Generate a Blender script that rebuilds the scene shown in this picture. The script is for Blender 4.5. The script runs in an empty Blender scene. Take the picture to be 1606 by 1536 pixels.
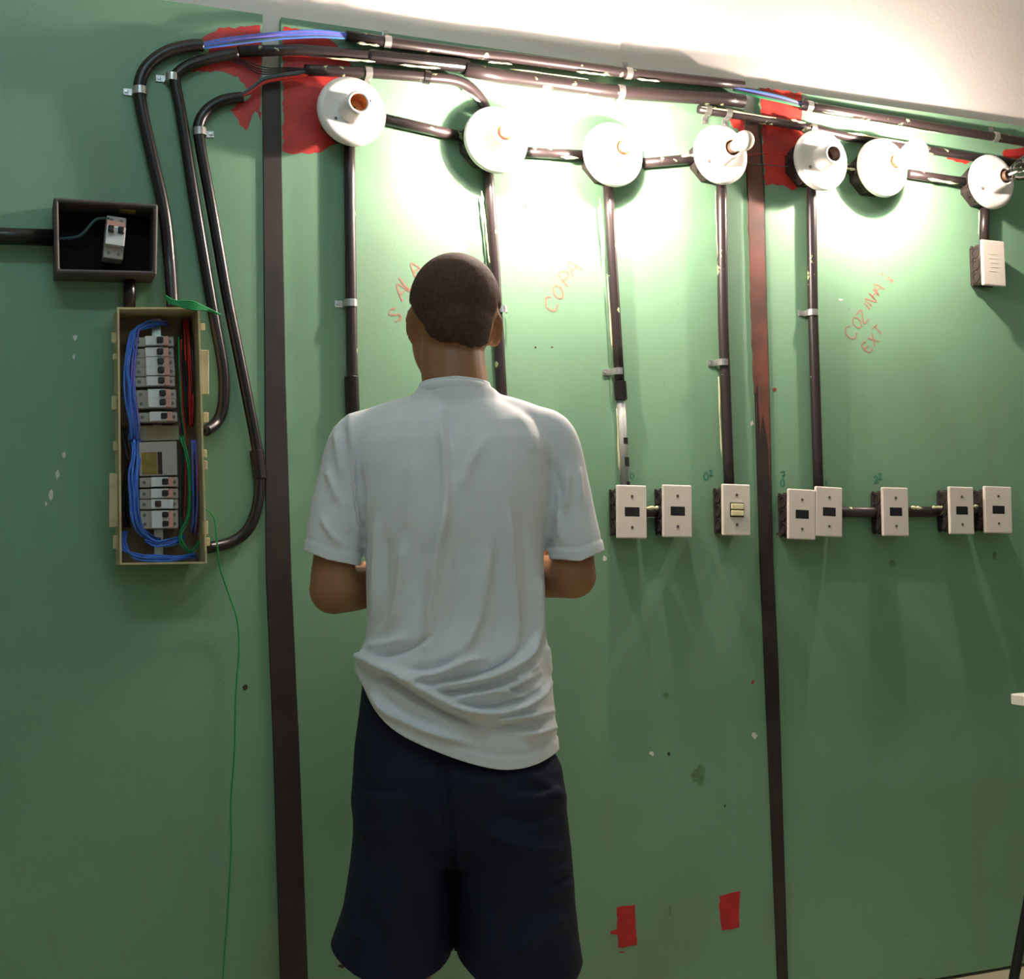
import bpy, bmesh, math, random
import numpy as np
from mathutils import Vector, Matrix, noise as mnoise

random.seed(7)
scene = bpy.context.scene
COL = scene.collection

# ------------------------------------------------------------------ camera
F = 2000.0; CX, CY = 803.0, 768.0            # focal length / centre for a 1606 x 1536 frame
CAM = Vector((0.0, -2.55, 1.0074))
# the wall direction (world X) and the plumb direction (world Z) expressed as (right, up, forward)
fx = 1.0 / math.sqrt(1 + 2.468**2 + 0.022**2)
Xc = Vector((2.468*fx, -0.022*fx, fx))
rz = -0.0175
fz = -(rz*Xc.x + 1.0*Xc.y) / Xc.z
Zc = Vector((rz, 1.0, fz)).normalized()
Yc = Zc.cross(Xc)
# X=right Y=forward Z=up world is right handed, camera (right, up, forward) is left handed
Yc = -Yc
RIGHT = Vector((Xc.x, Yc.x, Zc.x)); UP = Vector((Xc.y, Yc.y, Zc.y)); FWD = Vector((Xc.z, Yc.z, Zc.z))
cam_d = bpy.data.cameras.new('camera'); cam = bpy.data.objects.new('camera', cam_d); COL.objects.link(cam)
cam_d.sensor_fit = 'HORIZONTAL'; cam_d.sensor_width = 36.0; cam_d.lens = F/1606.0*36.0
cam_d.clip_start = 0.05
M = Matrix((RIGHT, UP, -FWD)).transposed().to_4x4(); M.translation = CAM
cam.matrix_world = M
scene.camera = cam

def ray(px, py):
    return (FWD + RIGHT*((px-CX)/F) - UP*((py-CY)/F))
def W(px, py, d=0.0):
    """point on the plane d metres in front of the green partition"""
    r = ray(px, py); t = (-d - CAM.y)/r.y
    return CAM + r*t
def Fl(px, py, z=0.0):
    r = ray(px, py); t = (z - CAM.z)/r.z
    return CAM + r*t
def proj(V):
    V = np.asarray(V) - np.array(CAM)
    x = V @ np.array(RIGHT); y = V @ np.array(UP); z = V @ np.array(FWD)
    return CX + F*x/z, CY - F*y/z

# ------------------------------------------------------------------ world, exposure
w = bpy.data.worlds.new('world'); scene.world = w; w.use_nodes = True
w.node_tree.nodes['Background'].inputs[0].default_value = (0.75, 0.85, 1.0, 1)
w.node_tree.nodes['Background'].inputs[1].default_value = 0.0
vs = scene.view_settings
vs.view_transform = 'Standard'; vs.look = 'None'; vs.gamma = 1.0; vs.use_curve_mapping = False
vs.exposure = 0.0
BULB = 7600.0        # radiance of the glowing cores of the burning bulbs
TUBE = 36.0          # radiance of the ceiling tubes

# ------------------------------------------------------------------ materials
def lin(c):
    out = []
    for v in c:
        v /= 255.0
        out.append(v/12.92 if v <= 0.04045 else ((v+0.055)/1.055)**2.4)
    return tuple(out)
MATS = {}
def mat(name, rgb, rough=0.6, metal=0.0, var=0.0, vscale=8.0, rgb2=None, bump=0.0, bscale=60.0, emit=0.0,
        trans=0.0, spec=0.5, lo=0.4, hi=0.65, stretch=None, detail=4.0):
    m = bpy.data.materials.new(name); m.use_nodes = True
    nt = m.node_tree; b = nt.nodes['Principled BSDF']
    c = (*lin(rgb), 1)
    b.inputs['Base Color'].default_value = c
    b.inputs['Roughness'].default_value = rough; b.inputs['Metallic'].default_value = metal
    b.inputs['Specular IOR Level'].default_value = spec
    if trans: b.inputs['Transmission Weight'].default_value = trans
    if emit:
        b.inputs['Emission Color'].default_value = c; b.inputs['Emission Strength'].default_value = emit
    tc = nt.nodes.new('ShaderNodeTexCoord')
    src = tc.outputs['Object']
    if stretch:
        mp = nt.nodes.new('ShaderNodeMapping'); mp.inputs['Scale'].default_value = stretch
        nt.links.new(src, mp.inputs['Vector']); src = mp.outputs['Vector']
    if rgb2 is not None or var:
        n = nt.nodes.new('ShaderNodeTexNoise'); n.inputs['Scale'].default_value = vscale; n.inputs['Detail'].default_value = detail
        nt.links.new(src, n.inputs['Vector'])
        r = nt.nodes.new('ShaderNodeValToRGB')
        r.color_ramp.elements[0].position = lo; r.color_ramp.elements[1].position = hi
        if rgb2 is None:
            r.color_ramp.elements[0].color = tuple(x*(1-var) for x in c[:3]) + (1,)
            r.color_ramp.elements[1].color = tuple(min(1, x*(1+var)) for x in c[:3]) + (1,)
        else:
            r.color_ramp.elements[0].color = c; r.color_ramp.elements[1].color = (*lin(rgb2), 1)
        nt.links.new(n.outputs['Fac'], r.inputs['Fac']); nt.links.new(r.outputs['Color'], b.inputs['Base Color'])
    if bump:
        n2 = nt.nodes.new('ShaderNodeTexNoise'); n2.inputs['Scale'].default_value = bscale; n2.inputs['Detail'].default_value = 3
        nt.links.new(tc.outputs['Object'], n2.inputs['Vector'])
        bp = nt.nodes.new('ShaderNodeBump'); bp.inputs['Strength'].default_value = bump; bp.inputs['Distance'].default_value = 0.004
        nt.links.new(n2.outputs['Fac'], bp.inputs['Height']); nt.links.new(bp.outputs['Normal'], b.inputs['Normal'])
    MATS[name] = m
    return m

def green_material():
    m = mat('green_paint', (121, 163, 131), rough=0.5, var=0.07, vscale=1.6, bump=0.06, bscale=180)
    nt = m.node_tree; b = nt.nodes['Principled BSDF']
    old = b.inputs['Base Color'].links[0].from_socket
    tc = nt.nodes.new('ShaderNodeTexCoord')
    def layer(prev, scale, lo, hi, rgb, amount, stretch=(1, 1, 1)):
        mp = nt.nodes.new('ShaderNodeMapping'); mp.inputs['Scale'].default_value = stretch
        nt.links.new(tc.outputs['Object'], mp.inputs['Vector'])
        n = nt.nodes.new('ShaderNodeTexNoise'); n.inputs['Scale'].default_value = scale; n.inputs['Detail'].default_value = 6
        nt.links.new(mp.outputs['Vector'], n.inputs['Vector'])
        mr = nt.nodes.new('ShaderNodeMapRange'); mr.inputs[1].default_value = lo; mr.inputs[2].default_value = hi
        mr.inputs[3].default_value = 0; mr.inputs[4].default_value = amount
        nt.links.new(n.outputs['Fac'], mr.inputs[0])
        mx = nt.nodes.new('ShaderNodeMix'); mx.data_type = 'RGBA'
        mx.inputs[7].default_value = (*lin(rgb), 1)
        nt.links.new(mr.outputs[0], mx.inputs[0]); nt.links.new(prev, mx.inputs[6])
        return mx.outputs[2]
    c = layer(old, 5, 0.55, 0.8, (122, 136, 110), 0.5, (1, 1, 0.5))       # dull smears
    c = layer(c, 38, 0.72, 0.78, (70, 92, 66), 0.6)                      # small dirt specks
    c = layer(c, 3, 0.6, 0.75, (128, 154, 128), 0.5, (5, 1, 0.4))        # vertical brushing
    nt.links.new(c, b.inputs['Base Color'])
    return m
green_material()
mat('white_wall', (232, 226, 220), rough=0.85, var=0.02, vscale=3, bump=0.12, bscale=90)
mat('room_wall', (205, 208, 200), rough=0.85, var=0.03, vscale=2)
mat('ceiling_paint', (225, 225, 220), rough=0.9, var=0.02)
mat('floor_cement', (186, 176, 150), rough=0.6, var=0.10, vscale=3, bump=0.1)
mat('panel_edge', (92, 70, 48), rough=0.8, var=0.2, vscale=30)
mat('post_brown', (52, 42, 38), rough=0.55, rgb2=(38, 31, 29), vscale=9, bump=0.15, bscale=50)
mat('post_lamplight_red', (112, 68, 55), rough=0.5, rgb2=(74, 55, 48), vscale=9, lo=0.4, hi=0.65, bump=0.15, bscale=50)  # post brown reddened by lamp light put into the colour
mat('rust_edge', (150, 62, 42), rough=0.7, rgb2=(96, 56, 44), vscale=25)
mat('red_paint', (208, 62, 52), rough=0.5, rgb2=(172, 44, 42), vscale=14, bump=0.1, bscale=80)
mat('red_paint_plain', (198, 34, 44), rough=0.5, rgb2=(168, 34, 34), vscale=30)
mat('conduit_black', (44, 36, 36), rough=0.36, rgb2=(176, 190, 140), vscale=34, lo=0.66, hi=0.69, detail=5)
mat('conduit_bare', (25, 21, 21), rough=0.32, var=0.15, vscale=30)
mat('conduit_grey', (150, 156, 150), rough=0.45, rgb2=(34, 34, 32), vscale=26, lo=0.63, hi=0.65)
mat('cream_paint', (214, 214, 170), rough=0.5, var=0.08, vscale=30)
mat('galvanised', (200, 200, 196), rough=0.3, metal=0.85, var=0.1, vscale=60)
mat('lamp_white', (238, 236, 232), rough=0.28, var=0.02, vscale=10)
mat('brass', (230, 160, 90), rough=0.4, metal=0.4, var=0.1, vscale=60)
mat('cap_brown', (120, 96, 80), rough=0.4, metal=0.5, var=0.1, vscale=60)
mat('bulb_core', (255, 231, 217), rough=0.3, emit=BULB)
def thin_glass(name, rgb, glow):
    """thin bulb glass: mostly clear, a little gloss, lightly frosted glow when burning"""
    m = bpy.data.materials.new(name); m.use_nodes = True; nt = m.node_tree; nt.nodes.clear()
    out = nt.nodes.new('ShaderNodeOutputMaterial'); tr = nt.nodes.new('ShaderNodeBsdfTransparent'); gl = nt.nodes.new('ShaderNodeBsdfGlossy')
    gl.inputs['Roughness'].default_value = .05
    em = nt.nodes.new('ShaderNodeEmission'); em.inputs[0].default_value = (*lin(rgb), 1); em.inputs[1].default_value = glow
    lw = nt.nodes.new('ShaderNodeLayerWeight'); lw.inputs[0].default_value = .25
    mx = nt.nodes.new('ShaderNodeMixShader'); nt.links.new(lw.outputs['Fresnel'], mx.inputs[0]); nt.links.new(tr.outputs[0], mx.inputs[1]); nt.links.new(gl.outputs[0], mx.inputs[2])
    last = mx.outputs[0]
    if glow:
        m2 = nt.nodes.new('ShaderNodeMixShader'); m2.inputs[0].default_value = .25
        nt.links.new(last, m2.inputs[1]); nt.links.new(em.outputs[0], m2.inputs[2]); last = m2.outputs[0]
    nt.links.new(last, out.inputs[0]); MATS[name] = m
thin_glass('bulb_lit', (255, 240, 225), 170.0)
thin_glass('bulb_clear', (255, 255, 255), 0.0)
mat('bulb_frosted', (246, 240, 228), rough=0.25, var=0.01)
mat('box_black', (44, 36, 34), rough=0.6, rgb2=(84, 74, 66), vscale=40, lo=0.55, hi=0.75, bump=0.1)
mat('box_grey', (74, 68, 68), rough=0.55, var=0.1, vscale=30)
mat('inside_black', (12, 11, 11), rough=0.8, var=0.1, vscale=30, spec=0.2)
mat('plate_white', (226, 218, 206), rough=0.4, var=0.02, vscale=12)
mat('slot_black', (22, 24, 30), rough=0.5, var=0.1, vscale=40)
mat('key_cream', (232, 226, 176), rough=0.4, var=0.03)
mat('screw_steel', (110, 108, 104), rough=0.4, metal=0.6, var=0.1)
mat('board_cream', (196, 184, 140), rough=0.5, rgb2=(166, 156, 118), vscale=22, lo=0.45, hi=0.7)
mat('board_back', (132, 114, 90), rough=0.7, var=0.12, vscale=20)
mat('plate_beige', (150, 142, 120), rough=0.6, var=0.08, vscale=20)
mat('label_olive', (134, 116, 44), rough=0.6, var=0.15, vscale=60)
mat('breaker_grey', (176, 170, 162), rough=0.5, var=0.04)
mat('breaker_white', (226, 230, 232), rough=0.45, var=0.02)
mat('breaker_pink', (214, 160, 148), rough=0.5, var=0.04)
mat('wire_blue', (70, 124, 226), rough=0.4, var=0.12, vscale=20)
mat('wire_violet', (120, 112, 200), rough=0.4, var=0.1, vscale=20)
mat('wire_red', (196, 40, 30), rough=0.4, var=0.1, vscale=20)
mat('wire_green', (30, 150, 84), rough=0.4, var=0.1, vscale=20)
mat('wire_black', (26, 26, 28), rough=0.45, var=0.1, vscale=20)
mat('wire_teal', (70, 92, 96), rough=0.45, var=0.1, vscale=20)
mat('chip_white', (226, 224, 216), rough=0.8, var=0.05, vscale=90)
mat('hole_dark', (60, 44, 36), rough=0.8, var=0.2, vscale=90)
mat('smudge', (92, 118, 84), rough=0.7, rgb2=(104, 150, 108), vscale=60)
mat('ink_red', (166, 116, 100), rough=0.7, rgb2=(128, 158, 124), vscale=140, lo=0.5, hi=0.72)
mat('ink_teal', (40, 130, 104), rough=0.7, var=0.15, vscale=120)
mat('skin', (162, 114, 76), rough=0.5, rgb2=(148, 98, 64), vscale=14, bump=0.05, bscale=300)
mat('hair_dark', (74, 55, 46), rough=0.8, rgb2=(88, 66, 54), vscale=160, bump=0.4, bscale=420, spec=0.2)
mat('shirt_white', (234, 237, 239), rough=0.9, var=0.015, vscale=30, bump=0.04, bscale=700, spec=0.2)
mat('shorts_navy', (18, 22, 46), rough=0.7, var=0.15, vscale=8, bump=0.05, bscale=500, spec=0.3)
mat('eye_white', (235, 232, 226), rough=0.2, var=0.02)
mat('sole_dark', (40, 38, 40), rough=0.8, var=0.1)
mat('desk_white', (236, 232, 220), rough=0.4, var=0.02)
mat('steel_black', (22, 22, 24), rough=0.4, var=0.1, vscale=20)
mat('tube_lit', (196, 232, 250), rough=0.4, emit=TUBE)
mat('fixture_white', (228, 228, 224), rough=0.5, var=0.02)

# ------------------------------------------------------------------ mesh helpers
def root_of(o):
    while o is not None and o.parent is not None: o = o.parent
    return o
def mk(name, verts, faces, m, parent=None, smooth=False, label=None, kind=None):
    off = Vector((0, 0, 0))
    r = root_of(parent)
    if r is not None: off = r.location
    me = bpy.data.meshes.new(name)
    me.from_pydata([tuple(Vector(v)-off) for v in verts], [], faces)
    me.update()
    me.materials.append(MATS[m])
    if smooth:
        me.polygons.foreach_set('use_smooth', [True]*len(me.polygons))
    o = bpy.data.objects.new(name, me); COL.objects.link(o)
    if parent is not None: o.parent = parent
    if label: o['label'] = label
    if kind: o['kind'] = kind
    return o
def thing(name, label, cat, loc=(0, 0, 0), group=None, kind=None):
    o = bpy.data.objects.new(name, None); COL.objects.link(o); o.location = Vector(loc)
    o.empty_display_size = 0.02
    if label: o['label'] = label
    if cat: o['category'] = cat
    if group: o['group'] = group
    if kind: o['kind'] = kind
    return o
def tag(o, label, cat, group=None):
    o['label'] = label; o['category'] = cat
    if group: o['group'] = group
    return o
class G:
    """collects geometry for one mesh"""
    def __init__(s): s.v = []; s.f = []
    def add(s, v, f):
        n = len(s.v); s.v += [Vector(p) for p in v]; s.f += [tuple(i+n for i in q) for q in f]; return s
    def build(s, name, m, parent=None, smooth=False, label=None, kind=None):
        return mk(name, s.v, s.f, m, parent, smooth, label, kind)
def spline(pts, n=8):
    P = [Vector(p) for p in pts]
    if len(P) < 3: return P
    out = []
    for i in range(len(P)-1):
        p0 = P[max(i-1, 0)]; p1 = P[i]; p2 = P[i+1]; p3 = P[min(i+2, len(P)-1)]
        for k in range(n):
            t = k/n
            out.append(0.5*((2*p1) + (p2-p0)*t + (2*p0-5*p1+4*p2-p3)*t*t + (3*p1-p0-3*p2+p3)*t**3))
    out.append(P[-1]); return out
def tube(pts, r, seg=12, caps=True, flat=None):
    P = [Vector(p) for p in pts]; n = len(P)
    R = r if isinstance(r, (list, tuple)) else [r]*n
    t0 = (P[1]-P[0]).normalized()
    a = Vector((0, -1, 0)) if abs(t0.y) < 0.9 else Vector((0, 0, 1))
    nrm = (a - t0*a.dot(t0)).normalized()
    V = []; Fc = []
    for i in range(n):
        t = (P[min(i+1, n-1)]-P[max(i-1, 0)]).normalized()
        nrm = (nrm - t*nrm.dot(t)).normalized(); b = t.cross(nrm)
        for k in range(seg):
            an = 2*math.pi*k/seg
            V.append(P[i] + nrm*math.cos(an)*R[i]*(flat or 1) + b*math.sin(an)*R[i])
    for i in range(n-1):
        for k in range(seg):
            k2 = (k+1) % seg
            Fc.append((i*seg+k, i*seg+k2, (i+1)*seg+k2, (i+1)*seg+k))
    if caps:
        Fc.append(tuple(range(seg-1, -1, -1))); Fc.append(tuple((n-1)*seg+k for k in range(seg)))
    return V, Fc
def lathe(prof, c, axis=(0, -1, 0), seg=40, xdir=None):
    """prof: list of (distance along axis, radius)"""
    A = Vector(axis).normalized(); c = Vector(c)
    u = Vector((1, 0, 0)) if abs(A.x) < 0.9 else Vector((0, 0, 1))
    u = (u - A*u.dot(A)).normalized(); b = A.cross(u)
    V = []; Fc = []
    for (h, r) in prof:
        for k in range(seg):
            an = 2*math.pi*k/seg
            V.append(c + A*h + (u*math.cos(an)+b*math.sin(an))*max(r, 1e-5))
    for i in range(len(prof)-1):
        for k in range(seg):
            k2 = (k+1) % seg
            Fc.append((i*seg+k, i*seg+k2, (i+1)*seg+k2, (i+1)*seg+k))
    return V, Fc
def rbox(c, size, bev=0.002, ax=None, seg=2):
    """bevelled box. ax: 3 axis vectors"""
    bm = bmesh.new(); bmesh.ops.create_cube(bm, size=1.0)
    for v in bm.verts: v.co = Vector((v.co.x*size[0], v.co.y*size[1], v.co.z*size[2]))
    if bev > 0:
        bmesh.ops.bevel(bm, geom=list(bm.edges), offset=bev, segments=seg, affect='EDGES', profile=0.5)
    bm.verts.index_update()
    ax = ax or (Vector((1, 0, 0)), Vector((0, 1, 0)), Vector((0, 0, 1)))
    c = Vector(c)
    V = [c + ax[0]*v.co.x + ax[1]*v.co.y + ax[2]*v.co.z for v in bm.verts]
    Fc = [tuple(v.index for v in f.verts) for f in bm.faces]
    bm.free(); return V, Fc
def prism(poly, y0, y1):
    """polygon in world (x,z) extruded from y0 to y1"""
    n = len(poly)
    V = [Vector((p[0], y0, p[1])) for p in poly] + [Vector((p[0], y1, p[1])) for p in poly]
    Fc = [tuple(range(n)), tuple(range(2*n-1, n-1, -1))] + [(i, (i+1) % n, n+(i+1) % n, n+i)[::-1] for i in range(n)]
    return V, Fc
def pix_poly(pts, d): return [(W(x, y, d).x, W(x, y, d).z) for x, y in pts]
def rough_poly(pts, d, amp=2.0, step=6.0, seed=0):
    rnd = random.Random(seed); out = []
    for i in range(len(pts)):
        a = Vector(pts[i]); b = Vector(pts[(i+1) % len(pts)]); n = max(1, int((b-a).length/step))
        for k in range(n):
            p = a.lerp(b, k/n); out.append((p.x+rnd.uniform(-amp, amp), p.y+rnd.uniform(-amp, amp)))
    return pix_poly(out, d)
def rot_axes(roll=0.0, yaw=0.0):
    """axes of a thing on the wall: x along wall, y into wall, z up, with a small roll in the wall plane"""
    m = Matrix.Rotation(roll, 3, 'Y') @ Matrix.Rotation(yaw, 3, 'Z')
    return (m @ Vector((1, 0, 0)), m @ Vector((0, 1, 0)), m @ Vector((0, 0, 1)))

# ------------------------------------------------------------------ the room
def slab(name, x0, x1, y0, y1, z0, z1, m):
    v, f = rbox(((x0+x1)/2, (y0+y1)/2, (z0+z1)/2), (x1-x0, y1-y0, z1-z0), 0)
    return mk(name, v, f, m, kind='structure')
RX0, RX1, RY0 = -2.2, 5.4, -5.6
slab('floor', RX0-.1, RX1+.1, RY0-.1, 0.3, -0.1, 0.0, 'floor_cement')
slab('ceiling', RX0-.1, RX1+.1, RY0-.1, 0.3, 3.05, 3.15, 'ceiling_paint')
slab('wall_left', RX0-.1, RX0, RY0-.1, 0.3, 0.0, 3.05, 'room_wall')
slab('wall_right', RX1, RX1+.1, RY0-.1, 0.3, 0.0, 3.05, 'room_wall')
slab('wall_rear', RX0, RX1, RY0-.1, RY0, 0.0, 3.05, 'room_wall')
xc = W(965, 40, -0.05).x
wb = G()
wb.add(*rbox(((RX0+xc)/2, 0.147, 1.525), (xc-RX0, 0.24, 3.05), 0))
wb.add(*rbox(((RX1+xc)/2, 0.151, 1.525), (RX1-xc, 0.24, 3.05), 0))
wb.build('wall_back', 'white_wall', kind='structure')

# green partition: three boards with a dark post between each
TOPL = lambda x: 27 + 0.147*(x-441)
LP = [(412, 18, 441), (411, 138, 440), (415, 600, 448), (417, 900, 457), (428, 1165, 469), (439, 1536, 483), (443, 1640, 487)]   # left edge, y, right edge
RP = [(1164, 134, 1190), (1174, 294, 1199), (1179, 480, 1203), (1184, 610, 1207), (1192, 880, 1213), (1199, 1040, 1221), (1220, 1536, 1236), (1224, 1600, 1240)]
part = thing('wall_partition', 'green painted board partition carrying the wiring', 'partition', (W(800, 768).x, 0, 0), kind='structure')
part['category'] = 'wall'
zt0 = W(200, TOPL(200)).z; zt1 = W(1600, TOPL(1600)).z
def topz(x):
    xa = W(441, 27).x; za = W(441, 27).z; xb = W(1606, TOPL(1606)).x; zb = W(1606, TOPL(1606)).z
    return za + (zb-za)*(x-xa)/(xb-xa)
def edge(P, side):
    pts = [W(p[0 if side == 0 else 2], p[1]) for p in P]
    pts = [(p.x, max(p.z, 0.012)) for p in pts]
    return pts
def ragged_bottom(x0, x1, seed):
    rnd = random.Random(seed); n = max(3, int((x1-x0)/0.03)); out = []
    for i in range(n+1):
        out.append((x0+(x1-x0)*i/n, 0.008 + max(0, rnd.gauss(0, 0.012))))
    return out
lpL = edge(LP, 0); lpR = edge(LP, 1); rpL = edge(RP, 0); rpR = edge(RP, 1)
TH = 0.022
def board(polyxz):
    v, f = prism(polyxz, 0.0, TH)
    return mk('panel', v, f, 'green_paint', part)
def clip_floor(pts):   # keep only points above floor strip
    return [p for p in pts if p[1] > 0.03]
lpL, lpR, rpL, rpR = map(clip_floor, (lpL, lpR, rpL, rpR))
def ext(pts):          # extend an edge straight down to the floor
    (x1, z1), (x0, z0) = pts[-1], pts[-2]
    return pts + [(x1 + (x1-x0)/(z1-z0)*(0.02-z1), 0.02)]
lpL, lpR, rpL, rpR = map(ext, (lpL, lpR, rpL, rpR))
pan1 = board([(RX0, topz(RX0))] + [(RX0, 0.01)] + ragged_bottom(RX0+.02, lpL[-1][0]-.01, 1) + lpL[::-1][:-1] + [(lpL[0][0], topz(lpL[0][0]))])
pan2 = board([(lpR[0][0], topz(lpR[0][0]))] + lpR[1:] + ragged_bottom(lpR[-1][0]+.01, rpL[-1][0]-.01, 2) + rpL[::-1][:-1] + [(rpL[0][0], topz(rpL[0][0]))])
pan3 = board([(rpR[0][0], topz(rpR[0][0]))] + rpR[1:] + ragged_bottom(rpR[-1][0]+.01, RX1-.02, 3) + [(RX1, 0.01), (RX1, topz(RX1))])
# dark skirting smear under the right board is a baseboard strip behind its broken lower edge
v, f = rbox(((RX0+RX1)/2, 0.0245, 0.05), (RX1-RX0, 0.003, 0.10), 0)
mk('baseboard_back', v, f, 'panel_edge', kind='structure')

def post(name, P, ytop, label):
    rows = [(p[0], p[1], p[2]) for p in P if p[1] > ytop+20]
    def at(y):
        for a, b in zip(P, P[1:]):
            if a[1] <= y <= b[1]:
                t = (y-a[1])/(b[1]-a[1]); return (a[0]+(b[0]-a[0])*t, y, a[2]+(b[2]-a[2])*t)
    rows = [at(ytop)] + rows
    L = [W(a, y, 0.004) for a, y, b in rows]; R = [W(b, y, 0.004) for a, y, b in rows]
    L = [p for p in L if p.z > 0.02]; R = R[:len(L)]
    def dn(Q):
        a, b = Q[-2], Q[-1]; t = (0.0-b.z)/(b.z-a.z); return b + (b-a)*t
    L.append(dn(L)); R.append(dn(R))
    n = len(L); V = []; Fc = []
    for l, r in zip(L, R):
        V += [Vector((l.x+.0005, 0.02, l.z)), Vector((l.x+.0005, -0.003, l.z)), Vector((l.x+.0015, -0.005, l.z)), Vector((r.x-.0015, -0.005, r.z)),
              Vector((r.x-.0005, -0.003, r.z)), Vector((r.x-.0005, 0.02, r.z))]
    for i in range(n-1):
        for k in range(6):
            k2 = (k+1) % 6; Fc.append((i*6+k, i*6+k2, (i+1)*6+k2, (i+1)*6+k))
    Fc.append(tuple(range(5, -1, -1))); Fc.append(tuple((n-1)*6+k for k in range(6)))
    o = mk(name, V, Fc, 'post_brown', kind='structure'); o['label'] = label
    return o
trim1 = post('trim_1', LP, 122, 'dark brown upright strip beside the breaker panel')
trim2 = post('trim_2', RP, 190, 'dark brown upright strip with a red edge and painted lamp light between the boards')
# lamp light painted red-brown on the second strip's top, with its red edge

# paint patches, chips and writing on the boards
def patch(name, pts, m, parent, seed=0, d=0.0006, amp=2.0, step=6):
    v, f = prism(rough_poly(pts, d, amp, step, seed), -d, -0.00005)
    return mk(name, v, f, m, parent)
patch('red_paint_patch', [(318, 58), (345, 45), (409, 40), (409, 190), (400, 172), (385, 205), (362, 172), (395, 150), (375, 122), (350, 112), (300, 112), (322, 98), (330, 78)], 'red_paint', pan1, 1)
patch('red_paint_patch', [(443, 42), (470, 46), (520, 62), (540, 85), (560, 118), (560, 165), (545, 215), (500, 240), (444, 240)], 'red_paint', pan2, 2)
patch('red_paint_patch', [(1193, 138), (1256, 146), (1258, 205), (1264, 230), (1262, 290), (1240, 300), (1225, 288), (1201, 292), (1196, 230)], 'red_paint', pan3, 3)
patch('red_paint_patch', [(1140, 180), (1170, 188), (1172, 215), (1150, 200)], 'red_paint', pan2, 4)
patch('red_paint_patch', [(1480, 238), (1526, 248), (1522, 256), (1500, 256), (1488, 248)], 'red_paint', pan3, 5)
patch('red_paint_patch', [(1572, 236), (1620, 228), (1625, 262), (1590, 262), (1576, 248)], 'red_paint', pan3, 6)
patch('red_paint_patch', [(968, 1424), (997, 1420), (998, 1484), (970, 1487), (969, 1468), (958, 1466), (958, 1461), (968, 1458)], 'red_paint_plain', pan2, 7, amp=1.2, step=8)
patch('red_paint_patch', [(1129, 1405), (1160, 1399), (1160, 1455), (1133, 1460), (1128, 1430)], 'red_paint_plain', pan2, 8, amp=1.2, step=8)
patch('lamplight_primer_smear', [(1168, 196), (1189, 196), (1197, 294), (1202, 470), (1206, 600), (1209, 780), (1207, 740), (1203, 690), (1197, 650), (1192, 690), (1188, 600), (1184, 620), (1181, 540), (1177, 420), (1174, 300)], 'post_lamplight_red', trim2, 9, d=0.0056, amp=.8, step=14)  # upper part is lamp light put into the colour; edge is red primer
k = 20
for (x, y, rx, ry, m, p) in [(100, 714, 4, 6, 'chip_white', pan1), (90, 744, 3.5, 10, 'chip_white', pan1), (80, 776, 4, 10, 'chip_white', pan1), (72, 790, 2, 4, 'chip_white', pan1),
                             (118, 530, 4, 5, 'chip_white', pan1), (116, 560, 2, 5, 'chip_white', pan1), (948, 877, 5, 6, 'chip_white', pan2), (1022, 1182, 4, 5, 'chip_white', pan2), (1184, 1154, 5, 6, 'chip_white', pan2),
                             (1181, 1070, 3, 3, 'red_paint_plain', pan2), (1319, 470, 4, 2, 'chip_white', pan3), (825, 324, 2, 3, 'hole_dark', pan2), (385, 1078, 6, 5, 'hole_dark', pan1),
                             (1049, 1183, 2.5, 4, 'hole_dark', pan2), (1096, 1215, 12, 18, 'smudge', pan2), (1045, 1090, 6, 4, 'smudge', pan2), (1137, 1264, 2, 2, 'hole_dark', pan2),
                             (1051, 1430, 2, 9, 'smudge', pan2), (976, 1494, 6, 2, 'red_paint', pan2), (1400, 884, 7, 6, 'smudge', pan3), (1560, 872, 5, 6, 'smudge', pan3), (1219, 838, 2, 2.5, 'hole_dark', pan3),
                             (1215, 612, 3, 4, 'rust_edge', pan3), (840, 545, 2, 2, 'hole_dark', pan2), (866, 545, 2, 2, 'hole_dark', pan2), (1180, 664, 3, 5, 'chip_white', pan2), (536, 1516, 6, 3, 'hole_dark', pan2)]:
    pts = [(x+rx*math.cos(a)*random.uniform(.5, 1.15), y+ry*math.sin(a)*random.uniform(.5, 1.15)) for a in [i*math.pi/5 for i in range(10)]]
    nm = {'chip_white': 'paint_chip', 'hole_dark': 'screw_hole', 'smudge': 'dirt_smudge', 'rust_edge': 'paint_drip'}.get(m, 'paint_drip')
    patch(nm, pts, m, p, k, d=0.0005, amp=0.3, step=50); k += 1

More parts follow.
